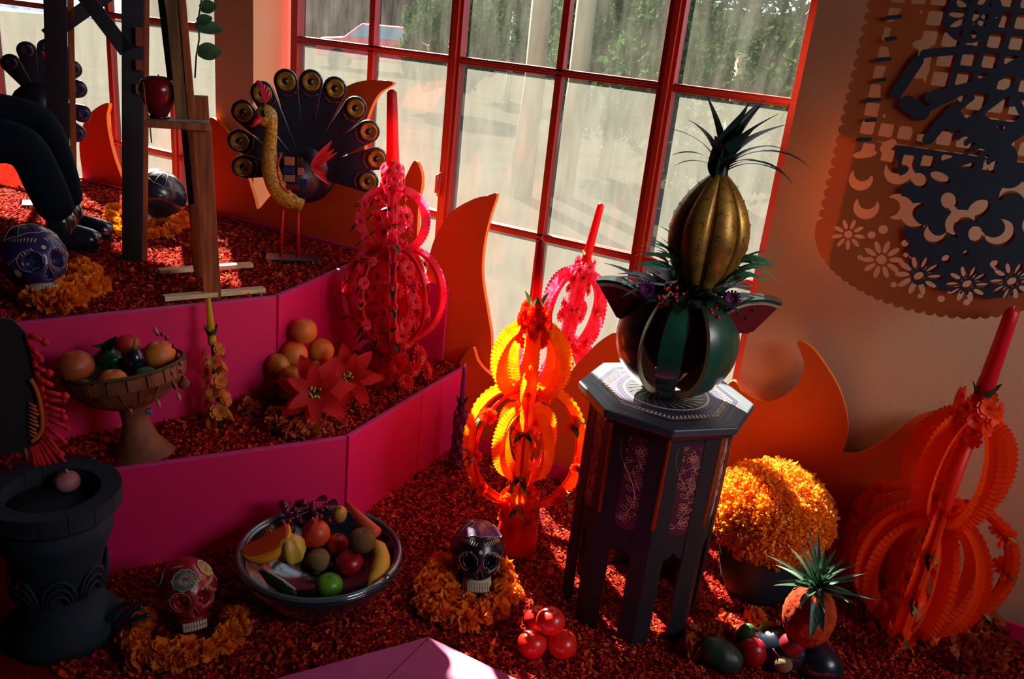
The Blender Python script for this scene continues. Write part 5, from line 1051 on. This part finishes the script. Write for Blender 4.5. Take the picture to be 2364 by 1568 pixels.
gp_ = ST(250, 815, .29); lf = thing('green_pepper', 'crumpled green pepper leaf in the middle of the stand fruit', 'pepper', gp_); g = G(); g.ell((0, 0, -.015), (.036, .03, .026), 18, 12, fn=lambda d: 1 + .12 * math.sin(d.x * 9) + .1 * math.sin(d.z * 7)); obj('pepper_body', g, mat('dark_pepper', (24, 74, 40), .35, rgb2=(16, 52, 34), nscale=20), lf)
for d in ((-.6, -.3, .5), (.5, -.2, .7), (0, .3, 1)): g = G(); g.blade((0, 0, 0), d, .05, .04, .6, 6, fold=.3); obj('pepper_leaf', g, M_dkleaf, lf)

# oranges in a small basket with poinsettias
oc = Vector((-1.665, W(700, 840, x=-1.69).y, Z1 - .018)); ob = thing('wicker_basket', 'small dark wicker basket holding the oranges on the middle step', 'basket', oc)
M_wick2 = mat('dark_wicker', (72, 30, 22), .8, bump=.6, bscale=120)
g = G(); g.lathe([(.001, 0), (.07, 0), (.10, .06), (.102, .066), (.092, .062), (.062, .01), (.001, .01)], 30, fn=lambda a, r, z: (r * (1 + .02 * math.sin(18 * a)), z)); obj('basket_body', g, M_wick2, ob)
for k in range(10): g = G(); z = .008 + k * .006; r = .070 + .032 * (z / .066); g.tube([((r + .002) * math.cos(a), (r + .002) * math.sin(a), z + .0015 * math.sin(18 * a + k * PI)) for a in np.linspace(0, 2 * PI, 73)], .0028, 5, caps=False); obj('weave_strand', g, M_wick2, ob)
for (px, py, x_, lab) in ((702, 764, -1.735, 'topmost orange of the pile above the poinsettias'), (680, 818, -1.735, 'orange with a green crown, left under the topmost one'), (741, 810, -1.70, 'plain orange to the right under the topmost one'),
                    (735, 858, -1.665, 'dull yellow orange low in the pile, above the first poinsettia'), (672, 872, -1.70, 'half-hidden orange behind the first poinsettia'), (643, 842, -1.755, 'greenish orange at the left edge of the pile'), (778, 848, -1.69, 'orange peeping out right of the pile behind a red bract')):
    sphere_fruit('orange', lab, 'orange', W(px, py, x=x_), .0425 if py < 830 else .038, M_orange if py < 830 else fruit_mat('dull_orange_peel', (186, 122, 40), (168, 104, 34)), stalk=False)
M_poin = mat('poinsettia_red', (204, 10, 14), .75, tl=.3, rgb2=(176, 6, 20), nscale=20)
def bract_mesh(L, w): g = G(); g.blade((0, 0, 0), (0, 0, 1), L, w, .5, 8, up=(0, 1, 0), fold=.14, shape=lambda t: 2.1 * (t + .03) ** .8 * (1.0 - t) ** .75 + (.10 if .35 < t < .7 else 0)); return mesh_from(g, 'bract', M_poin)
BM = [bract_mesh(.100, .050), bract_mesh(.078, .040)]
for (px, py, z, sc, lab, aa) in ((728, 905, Z1 + .10, 1.12, 'large red poinsettia nearest the front edge of the middle step', .2), (805, 870, Z1 + .11, 1.0, 'red poinsettia beside the base of the pink candle', .9)):
    p = W(px, py, z=z); ps = thing('poinsettia', lab, 'poinsettia', p, scale=sc * 1.12); vd = (Vector(CAM) - p).normalized() + Vector((0, -.1, .0)); B = basis((0, 0, 0), vd)
    for k in range(13):
        a = aa + 2 * PI * k / (7 if k < 7 else 6) + (.4 if k >= 7 else 0); d = B.to_3x3() @ Vector((math.cos(a), math.sin(a), .18 if k < 7 else .75)); inst('bract', BM[0 if k < 7 else 1], ps, basis((B.to_3x3() @ Vector((0, 0, .004 if k < 7 else .010))), d, B.to_3x3() @ Vector((0, 0, 1))))
    g = G()
    for k in range(16): g.ell(B @ Vector((random.uniform(-.014, .014), random.uniform(-.014, .014), .020 + random.uniform(0, .006))), .0034, 7, 5)
    obj('flower_heads', g, mat('yellow_green_buds', (170, 168, 60), .6), ps)
    g = G()
    for k in range(8): g.ell(B @ Vector((random.uniform(-.018, .018), random.uniform(-.018, .018), .014)), .005, 6, 4)
    obj('dark_buds', g, M_dkleaf, ps); g = G(); g.tube([(0, 0, -.005), (.01, .02, -(z - Z1) * .6 - .01), (.0, .02, -(z - Z1) - .01)], .004, 6); obj('stem', g, M_leaf, ps)
def low(spots, z): return [(W(x, y_, z=z).x, W(x, y_, z=z).y) for x, y_ in spots]
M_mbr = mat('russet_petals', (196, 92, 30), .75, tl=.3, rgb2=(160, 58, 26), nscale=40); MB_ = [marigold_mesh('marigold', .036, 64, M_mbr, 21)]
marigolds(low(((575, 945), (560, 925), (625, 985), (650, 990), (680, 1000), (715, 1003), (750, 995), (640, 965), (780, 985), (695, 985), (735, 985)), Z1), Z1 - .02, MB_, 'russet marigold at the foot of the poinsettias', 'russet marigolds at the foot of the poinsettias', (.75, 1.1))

# ------------------------------------------------------------------ marigold pot
pp = W(1738, 1362, z=0); pot = thing('flower_pot', 'black round pot with one huge ball of golden marigolds, right of the table', 'flower pot', pp)
g = G(); g.lathe([(.001, 0), (.085, 0), (.105, .04), (.128, .13), (.142, .20), (.148, .215), (.136, .215), (.12, .15), (.001, .14)], 40); obj('pot_body', g, mat('matt_black_pot', (22, 40, 56), .6), pot)
g = G(); cb = Vector((0, 0, .268)); nb = 5200; rnd = random.Random(3)
for i in range(nb):
    t = (i + .5) / nb; th = math.acos(1 - 1.72 * t); ph = i * 2.39996 + rnd.uniform(-.02, .02); d = Vector((math.sin(th) * math.cos(ph), math.sin(th) * math.sin(ph), math.cos(th)))
    lump = 1 + .07 * noise.noise(d * 7) + .03 * noise.noise(d * 19); c = cb + Vector((d.x * .178, d.y * .178, d.z * .150)) * lump * .93
    dd = (d + Vector((rnd.uniform(-.7, .7), rnd.uniform(-.7, .7), rnd.uniform(-.7, .7)))).normalized()
    g.blade(c, dd, rnd.uniform(.010, .019), rnd.uniform(.008, .014), rnd.uniform(-.8, 1.2), 2, up=(rnd.uniform(-1, 1), rnd.uniform(-1, 1), rnd.uniform(-1, 1)), fold=.4, shape=lambda t: .5 + .6 * t)
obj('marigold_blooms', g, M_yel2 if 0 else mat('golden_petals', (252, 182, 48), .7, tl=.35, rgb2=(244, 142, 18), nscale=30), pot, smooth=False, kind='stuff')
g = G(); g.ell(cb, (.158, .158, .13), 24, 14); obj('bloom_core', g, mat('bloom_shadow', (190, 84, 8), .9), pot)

# ------------------------------------------------------------------ small pineapple and fruit in the right corner
p0 = W(1852, 1480, z=.095); pi_ = thing('pineapple', 'small orange-brown pineapple with spiky green crown, on the fruit heap', 'pineapple', p0, scale=1.25); pi_.rotation_euler = (.06, -.02, .3)
M_pine = mat('pineapple_skin', (172, 72, 34), .85, rgb2=(128, 44, 26), nscale=36, bump=1.0, bscale=110)
g = G(); g.ell((0, 0, .068), (.052, .052, .070), 48, 32, fn=lambda d: 1 + .035 * math.sin(7 * math.atan2(d.y, d.x) + 12 * d.z) * math.sin(7 * math.atan2(d.y, d.x) - 12 * d.z)); obj('body', g, M_pine, pi_)
M_spike = mat('pineapple_leaf', (30, 66, 52), .45, tl=.15, rgb2=(58, 96, 66), nscale=12)
for k in range(34):
    a = k * 2.4; el = .15 + 1.25 * (k / 34) ** .8; d = Vector((math.cos(a) * math.cos(el), math.sin(a) * math.cos(el), math.sin(el))); g = G()
    g.blade((0, 0, .130 + .012 * k / 34), d, random.uniform(.075, .12), .018, random.uniform(.1, .7), 7, fold=.35, shape=lambda t: (1 - t) ** .8 * (.8 + .5 * t)); obj('crown_leaf', g, M_spike, pi_)
for d, L in (((-.1, -.75, -.75), .07), ((.25, -.7, -.65), .055)):
    g = G(); g.blade((0, -.03, .125), d, L, .028, .1, 6, up=(0, -1, 0), fold=.2, shape=lambda t: (1 - t) ** .7 * (.9 + .4 * t)); obj('hanging_leaf', g, M_spike, pi_)
def blob(name, label, cat, px, py, z, r, m, rot=(0, 0, 0), rib=0): 
    g = G(); g.ell((0, 0, 0), r, 24, 16, fn=(lambda d: 1 + rib * abs(math.sin(4 * math.atan2(d.y, d.x)))) if rib else None); return tag(obj(name, g, m, loc=W(px, py, z=z), rot=rot), label, cat)
mg = blob('mamey', 'big dark glossy fruit with a seam under the small pineapple', 'fruit', 1805, 1500, .045, (.074, .062, .060), mat('dark_plum_skin', (18, 30, 46), .3, coat=.3), (0, .2, .3))
g = G(); g.tube([(.058 * math.cos(t) * 1.0, -.012 - .039 * 1.0, 0) if 0 else (-.05 + .10 * t, -.063 * math.sqrt(max(0, 1 - ((-.05 + .10 * t) / .074) ** 2 - ((.03 - .05 * t) / .06) ** 2)) - .0005, .03 - .05 * t) for t in np.linspace(0.1, .95, 10)], .0012, 5); obj('seam', g, M_red, mg)
mg2 = blob('mamey', 'second dark fruit right of the seamed one at the frame bottom', 'fruit', 1890, 1535, .035, (.062, .055, .055), MATS['dark_plum_skin'], (0, .1, 0))
blob('plum', 'red rounded fruit leaning left of the dark seamed fruit', 'plum', 1736, 1505, .045, (.038, .036, .040), M_rap)
blob('pomegranate_piece', 'squarish dark red fruit below the small pineapple', 'fruit', 1828, 1487, .095, (.031, .028, .034), fruit_mat('wine_skin', (150, 22, 34), (120, 14, 30)), (0, .7, 0))
blob('avocado', 'upright green avocado left of the dark seamed fruit', 'avocado', 1722, 1468, .065, (.026, .024, .038), fruit_mat('avocado_skin', (62, 100, 50), (44, 80, 42)), (0, .15, 0))
blob('green_papaya', 'long dark green ribbed fruit at the bottom edge by the table leg', 'papaya', 1660, 1512, .035, (.062, .042, .040), fruit_mat('green_papaya_skin', (30, 62, 46), (22, 50, 40)), (0, .05, 0), rib=.05)
blob('kiwi', 'brown kiwi at the bottom edge under the dark fruit', 'kiwi', 1806, 1532, .045, (.026, .024, .022), MATS['kiwi_fuzz'])
for (px, py, z, rot, lab, L) in ((1775, 1452, .085, (0, -.3, .2), 'yellow-green fruit slice behind the dark seamed fruit', .06), (1915, 1515, .06, (0, .7, -.2), 'yellow-green fruit slice at the right of the heap', .055)):
    sl_ = thing('mango_slice', lab, 'fruit slice', W(px, py, z=z), rot); g = G(); g.lathe([(.001, -.012), (L * .40, -.009), (L * .5, .0), (L * .40, .009), (.001, .012)], 6, T((0, 0, 0), (PI / 2, 0, 0), (1, .9, .75))); obj('slice_body', g, fruit_mat('mango_skin', (176, 164, 70), (150, 140, 56)), sl_, smooth=False, bevel=.003)
wr = thing('chilli_wedge', 'red pepper wedge tucked under the right side of the small pineapple', 'pepper', W(1893, 1478, z=.07)); g = G(); g.blade((0, 0, .02), (.45, -.3, -.8), .07, .034, .5, 7, up=(0, -1, 0), fold=.25); obj('wedge_skin', g, M_rap, wr, solid=.004)
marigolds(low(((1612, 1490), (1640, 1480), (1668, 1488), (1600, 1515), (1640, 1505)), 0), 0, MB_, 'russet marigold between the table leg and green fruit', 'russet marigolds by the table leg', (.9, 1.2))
marigolds(low(((1705, 1480), (1740, 1440), (1690, 1475)), 0), 0, MG, 'golden marigold tucked behind the green avocado', 'golden marigolds behind the avocado', (.7, .95))
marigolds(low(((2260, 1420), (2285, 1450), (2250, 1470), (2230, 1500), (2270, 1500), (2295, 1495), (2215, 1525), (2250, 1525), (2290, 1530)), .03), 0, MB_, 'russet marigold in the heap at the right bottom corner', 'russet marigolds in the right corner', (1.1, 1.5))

# ------------------------------------------------------------------ dark clay brazier and red fringed ornament at the left
bz = W(120, 1128, z=.40); br0 = Vector((bz.x, bz.y, 0))
bx = thing('clay_brazier', 'big dark clay brazier with a thick segmented rim and relief sides', 'brazier', br0)
M_bz = mat('dark_stone_clay', (22, 42, 56), .8, rgb2=(16, 32, 46), nscale=12, bump=.3)
RBZ = .148
g = G(); g.lathe([(.001, 0), (.13, 0), (.135, .03), (.10, .07), (.085, .14), (.10, .22), (.125, .29), (.122, .335), (.10, .345), (.001, .35)], 44); obj('body', g, M_bz, bx)
for k in range(16):
    a0, a1 = 2 * PI * (k + .015) / 16, 2 * PI * (k + .985) / 16; g = G(); n = 4; V = []; F = []
    for i in range(n + 1):
        a = a0 + (a1 - a0) * i / n
        for r, z in ((RBZ - .045, .398), (RBZ, .402), (RBZ, .358), (RBZ - .02, .34), (RBZ - .045, .345)): V.append((r * math.cos(a), r * math.sin(a), z))
    for i in range(n):
        for j in range(5): F.append((i * 5 + j, (i + 1) * 5 + j, (i + 1) * 5 + (j + 1) % 5, i * 5 + (j + 1) % 5))
    F += [(0, 1, 2, 3, 4), tuple(n * 5 + j for j in (4, 3, 2, 1, 0))]; g.add(V, F); obj('rim_block', g, M_bz, bx, smooth=False)
g = G(); g.lathe([(.001, .352), (.10, .36), (.104, .345)], 30); obj('inner_bowl', g, M_bz, bx)
for k in range(8):
    a = 2 * PI * k / 8 + .2
    for q in range(3): g = G(); g.tube([((.088 + .012 * math.sin(PI * (z - .08) / .2)) * math.cos(a + (.2 + .08 * q) * math.cos(u)), (.09 + .02 * math.sin(PI * (z - .08) / .2)) * math.sin(a + (.2 + .08 * q) * math.cos(u)), z) for u in np.linspace(0, PI, 9) for z in [.14 + (.03 + .02 * q) * math.sin(u)]], .004, 5); obj('relief_arc', g, M_bz, bx)
on = W(155, 1112, z=.378); g = G(); g.ell((0, 0, 0), (.030, .030, .026), 18, 12, fn=lambda d: 1 + .03 * math.sin(9 * math.atan2(d.y, d.x))); on_ = tag(obj('onion', g, mat('purple_onion', (146, 74, 92), .5, rgb2=(196, 130, 130), nscale=10), loc=on), 'purple onion lying in the dark clay brazier', 'onion')
g = G(); g.tube([(0, 0, .022), (.004, -.002, .038)], [.006, .002], 6); obj('onion_tip', g, MATS['purple_onion'], on_)
# scrolled iron foot ornament
sc0 = W(262, 1470, z=0.0); fsc = face(sc0); sr = thing('scroll_ornament', 'dark curled scroll ornament with faint highlights before the brazier', 'ornament', sc0, (0, 0, fsc)); U = lambda px, py, yo=0: PL(sc0, fsc, px, py, yo)
for i, pts in enumerate((((312, 1388), (290, 1394), (262, 1412), (243, 1440), (232, 1475)), ((330, 1402), (300, 1412), (278, 1430), (262, 1465), (248, 1500)), ((345, 1420), (310, 1432), (290, 1455), (272, 1490), (268, 1530)))):
    P = [U(x, y_, -.02 * i) for x, y_ in pts]; P = [Vector((p.x, p.y, max(p.z, .006))) for p in P]; g = G(); g.tube(smooth_loop(P, 4, False), .007, 8); obj('scroll_bar', g, M_clay, sr)
# fringed red ornament
rc = W(60, 1040, z=.44); rfz = face(rc); ro = thing('fringed_ornament', 'red fringed sun-shaped ornament with ball-tipped strands above the brazier', 'ornament', rc, (0, 0, rfz)); Z_ = lambda px, py, yo=0: PL(rc, rfz, px, py, yo)
M_frr = mat('red_fringe', (224, 22, 36), .7, tl=.2); M_fro = mat('orange_fringe', (196, 92, 28), .6)
outer = [((67, 775), (104, 790)), ((70, 800), (92, 825)), ((75, 825), (94, 832)), ((82, 850), (113, 862)), ((84, 870), (108, 885)), ((90, 885), (116, 888)), ((100, 905), (150, 915)), ((104, 925), (148, 925)), ((108, 940), (144, 950)), ((112, 955), (147, 965)), ((112, 968), (155, 988)), ((110, 985), (150, 1022)), ((105, 1000), (140, 1050)), ((100, 1010), (152, 1070)), ((96, 1020), (136, 1080)), ((92, 1028), (124, 1090)), ((86, 1032), (108, 1092)), ((80, 1035), (96, 1088)), ((76, 1038), (84, 1094))]
for i, (a, b) in enumerate(outer):
    p, q = Z_(*a), Z_(*b, -.01); g = G(); g.tube([p, p.lerp(q, .5) + Vector((0, -.004, .003)), q], [.0075, .006, .0045], 6); g.ell(q, .007 if i % 3 else .010, 8, 6); obj('fringe_strand', g, M_frr, ro)
g = G(); P = [Z_(x, y_, .004) for x, y_ in ((40, 1045), (76, 1036), (104, 1005), (110, 965), (100, 905), (86, 865), (72, 810), (60, 770), (30, 740), (-30, 730), (-80, 800), (-90, 920), (-60, 1010), (0, 1050))]; g.add(P + [p + Vector((0, .012, 0)) for p in P], [tuple(range(14)), tuple(range(27, 13, -1))] + [(i, (i + 1) % 14, 14 + (i + 1) % 14, 14 + i) for i in range(14)]); obj('disc', g, mat('dark_disc', (24, 20, 26), .7), ro, smooth=False)
g = G(); g.tube(smooth_loop([Z_(x, y_, 0) for x, y_ in ((62, 772), (74, 815), (86, 865), (99, 905), (108, 955), (105, 1000), (90, 1026), (68, 1038))], 4, False), .0065, 6); obj('red_border', g, M_frr, ro)
g = G(); g.tube(smooth_loop([Z_(x, y_, -.004) for x, y_ in ((70, 875), (84, 900), (94, 940), (98, 980), (90, 1005), (72, 1020))], 4, False), .006, 6); obj('orange_band', g, M_fro, ro)
for i in range(9):
    y_ = 930 + 9 * i; g = G(); p, q = Z_(66, y_, -.003), Z_(84 + (i % 3) * 3, y_ + 10, -.005); g.tube([p, q], [.002, .004], 5); obj('orange_dash', g, M_fro, ro)
g = G(); p = Z_(60, 1036); g.tube([(p.x, .006, p.z), (p.x, .006, -.03)], .006, 8); obj('support_rod', g, M_wood, ro)

# ------------------------------------------------------------------ cut-paper banners on the wall
def banner(name, label, y, res, m, field, x0, x1, z0, z1, wave=0.0):
    nx, nz = int((x1 - x0) / res), int((z1 - z0) / res); X, Z = np.meshgrid(np.linspace(x0, x1, nx + 1), np.linspace(z0, z1, nz + 1), indexing='ij'); Fv = field(X, Z)
    V = []; idx = {}; F = []
    def vid(key, p):
        if key not in idx: idx[key] = len(V); V.append((p[0], wave * math.sin(p[0] * 11 + p[1] * 3), p[1]))
        return idx[key]
    inside = Fv > 0
    anyin = inside[:-1, :-1] | inside[1:, :-1] | inside[:-1, 1:] | inside[1:, 1:]
    for i, j in zip(*np.nonzero(anyin)):
        c = ((i, j), (i + 1, j), (i + 1, j + 1), (i, j + 1)); poly = []
        for k in range(4):
            a, b = c[k], c[(k + 1) % 4]; fa, fb2 = Fv[a], Fv[b]
            if fa > 0: poly.append(vid(a, (X[a], Z[a])))
            if (fa > 0) != (fb2 > 0):
                t = fa / (fa - fb2); kk = (min(a, b), max(a, b)); poly.append(vid(kk, (X[a] + (X[b] - X[a]) * t, Z[a] + (Z[b] - Z[a]) * t)))
        if len(poly) > 2: F.append(tuple(poly))
    g = G(); g.v = V; g.f = F; o = obj(name, g, m, loc=(0, y, 0), smooth=False, solid=.0012); return tag(o, label, 'paper banner')
def circ(X, Z, x, z, r): return r - np.hypot(X - x, Z - z)
def elp(X, Z, x, z, a, b, th=0):
    c, s = math.cos(th), math.sin(th); u = (X - x) * c + (Z - z) * s; v = -(X - x) * s + (Z - z) * c; return (1 - np.hypot(u / a, v / b)) * min(a, b)
def seg(X, Z, x0, z0, x1, z1, r):
    dx, dz = x1 - x0, z1 - z0; t = np.clip(((X - x0) * dx + (Z - z0) * dz) / (dx * dx + dz * dz), 0, 1); return r - np.hypot(X - x0 - t * dx, Z - z0 - t * dz)
def moon(X, Z, x, z, r, a, k=.55): return np.minimum(circ(X, Z, x, z, r), -circ(X, Z, x + math.cos(a) * r * k, z + math.sin(a) * r * k, r * .72))
BCX = -.015; 
def outline(X, Z, zb_=.927, hw=.292):
    e = np.minimum(hw - np.abs(X - BCX), np.where(Z < zb_ + .20, 1, 1))
    arc = (1 - np.hypot((X - BCX) / hw, np.minimum(0, (Z - (zb_ + .165)) / .165))) * .165
    body = np.minimum(e, arc)
    # scalloped rim
    for k in range(-17, 18):
        t = k / 17 * PI / 2; body = np.maximum(body, circ(X, Z, BCX + hw * math.sin(t), zb_ + .165 - .165 * math.cos(t), .0135))
    for k in range(26):
        for s in (-1, 1): body = np.maximum(body, circ(X, Z, BCX + s * hw, zb_ + .175 + .028 * k, .013))
    return body
def daisy_holes(X, Z, x, z, r, n, a0=0):
    h = circ(X, Z, x, z, r * .24)
    for k in range(n): a = a0 + 2 * PI * k / n; h = np.maximum(h, elp(X, Z, x + math.cos(a) * r * .68, z + math.sin(a) * r * .68, r * .34, r * .13, a))
    return h
def low_holes(X, Z):
    h = daisy_holes(X, Z, -.232, 1.085, .042, 9)
    for x, z, r in ((-.135, 1.035, .052), (-.04, 1.015, .055), (.075, 1.02, .05), (.17, 1.05, .05), (.245, 1.09, .036)): h = np.maximum(h, daisy_holes(X, Z, x, z, r, 10, .2))
    for x, z, r in ((-.175, 1.095, .010), (-.09, 1.09, .009), (.01, 1.075, .011), (.12, 1.085, .011), (.20, 1.115, .010), (-.19, 1.03, .007), (-.09, .975, .008), (.03, .965, .009), (-.02, .96, .007), (.09, .97, .008), (-.15, 1.115, .012), (-.08, 1.06, .007), (.05, 1.10, .007)): h = np.maximum(h, circ(X, Z, x, z, r))
    for x, z, r, a in ((-.205, 1.165, .032, 1.6), (-.235, 1.235, .03, 1.5), (-.13, 1.18, .034, 3.4), (-.085, 1.17, .034, .3), (.02, 1.17, .036, -.6), (.11, 1.165, .034, 2.6), (.185, 1.2, .034, .4), (-.15, 1.27, .034, 1.9), (.24, 1.2, .03, 2.9), (.12, 1.26, .036, 4.6), (-.03, 1.135, .028, 1.4)): h = np.maximum(h, moon(X, Z, x, z, r, a))
    for x, z, a, b, th in ((-.02, 1.22, .018, .024, .7), (.05, 1.215, .02, .026, -.7), (.005, 1.185, .015, .02, .3), (.06, 1.15, .017, .022, .5), (-.24, 1.30, .03, .010, .3), (-.1, 1.26, .016, .022, .9), (.2, 1.27, .024, .014, .5), (-.055, 1.275, .026, .012, -.3), (-.19, 1.33, .022, .012, .8)): h = np.maximum(h, elp(X, Z, x, z, a, b, th))
    for k in range(11):
        x = -.235 + .047 * k; h = np.maximum(h, .015 - np.maximum(np.abs(X - x - .004 * math.sin(k)), np.abs(Z - 1.313 + .010 * math.sin(k * .9))))
    return h
def lattice(X, Z, p=.046, w=.0075, ox=0., oz=0.):
    u = np.abs((X - ox) / p - np.round((X - ox) / p)) * p; v = np.abs((Z - oz) / p - np.round((Z - oz) / p)) * p; return np.maximum(w - u, w - v)
def orange_field(X, Z):
    b = outline(X, Z); h = low_holes(X, Z)
    lat = lattice(X, Z, .046, .0065, .004, .01); up = np.minimum(Z - 1.335, .262 - np.abs(X - BCX))
    hole_up = np.minimum(up, -lat)
    solid = np.maximum(elp(X, Z, -.19, 1.47, .05, .09, .2), elp(X, Z, -.215, 1.60, .035, .07, 0)); solid = np.maximum(solid, elp(X, Z, .17, 1.36, .05, .045, .3)); solid = np.maximum(solid, elp(X, Z, -.1, 1.42, .04, .06, -.8)); solid = np.maximum(solid, elp(X, Z, .24, 1.5, .03, .08, 0))
    hole_up = np.minimum(hole_up, -solid); hole_up = np.maximum(hole_up, circ(X, Z, -.16, 1.522, .022)); hole_up = np.maximum(hole_up, elp(X, Z, -.17, 1.58, .022, .012, 0))
    return np.minimum(b, -np.maximum(h, hole_up))
def black_field(X, Z):
    fr = np.minimum(outline(X, Z, .98, .285), np.where(Z < 1.0, Z - .99, 1)); h = low_holes(X - .006, Z + .004)
    lowp = np.minimum(np.minimum(fr, np.minimum(X + .10 + .35 * (Z - 1.13), 1.335 - Z)), -h)
    f = seg(X, Z, .03, 1.36, .10, 1.30, .03)                                   # a seated figure among ladders, in silhouette
    for a in ((.0, 1.40, .07, 1.34, .035), (-.06, 1.42, .0, 1.36, .022), (.06, 1.38, .13, 1.46, .020), (.13, 1.46, .10, 1.62, .017), (.10, 1.62, .09, 1.72, .014), (-.10, 1.36, -.06, 1.44, .014), (-.12, 1.46, -.02, 1.50, .014), (-.09, 1.40, -.03, 1.47, .008), (-.12, 1.43, -.04, 1.49, .007), (.13, 1.50, .19, 1.57, .018), (.16, 1.46, .20, 1.54, .016), (-.02, 1.50, .05, 1.56, .014), (.02, 1.42, .10, 1.42, .006), (.0, 1.44, .05, 1.50, .008), (.05, 1.50, .10, 1.43, .008), (-.16, 1.56, -.06, 1.58, .010), (-.20, 1.46, -.17, 1.54, .014), (-.17, 1.44, -.13, 1.42, .018), (-.05, 1.30, .02, 1.34, .014)): f = np.maximum(f, seg(X, Z, *a))
    rib = 0 * X - 1
    for k in range(6): rib = np.maximum(rib, moon(X, Z, -.035 + .02 * k, 1.375 - .012 * k, .016, .2, .45) )
    f = np.minimum(f, -np.minimum(rib, 1))
    for k in range(5): f = np.maximum(f, seg(X, Z, .12 + .012 * k, 1.60, .14 + .016 * k, 1.66 + .006 * k, .005))
    bars = np.minimum(lattice(X, Z, .046, .0060, .012, .018), np.minimum(Z - 1.46, np.minimum(.22 - X, X + .09))); bars = np.minimum(bars, outline(X, Z))
    fl = np.minimum(circ(X, Z, -.075, 1.655, .062), -daisy_holes(X, Z, -.075, 1.655, .052, 10)); fl = np.maximum(fl, np.minimum(circ(X, Z, .10, 1.79, .06), -daisy_holes(X, Z, .10, 1.79, .05, 9)))
    side = 0 * X - 1
    for k in range(9): side = np.maximum(side, seg(X, Z, -.265 + .01 * (k % 2), 1.335 + .05 * k, -.235, 1.34 + .05 * k, .005))
    return np.maximum.reduce([lowp, f, bars, fl, side])
banner('paper_banner', 'orange-brown cut-paper banner with scalloped rounded foot on the wall', 2.43, .0045, mat('orange_paper', (178, 88, 28), .8, tl=.25), orange_field, -.33, .31, .90, 1.98, .004)
banner('paper_banner', 'black cut-paper banner with a bony figure, hanging over the orange one', 2.424, .0045, mat('black_paper', (20, 36, 52), .8), black_field, -.33, .31, .95, 1.98, .003)
g = G(); g.tube([(-.42, 2.60, 2.02), (-.33, 2.428, 1.985), (0, 2.428, 1.977), (.31, 2.428, 1.985), (.45, 2.60, 2.02)], .002, 6); tag(obj('banner_string', g, mat('string', (190, 170, 140), .9)), 'thin string the cut-paper banners hang from', 'string')
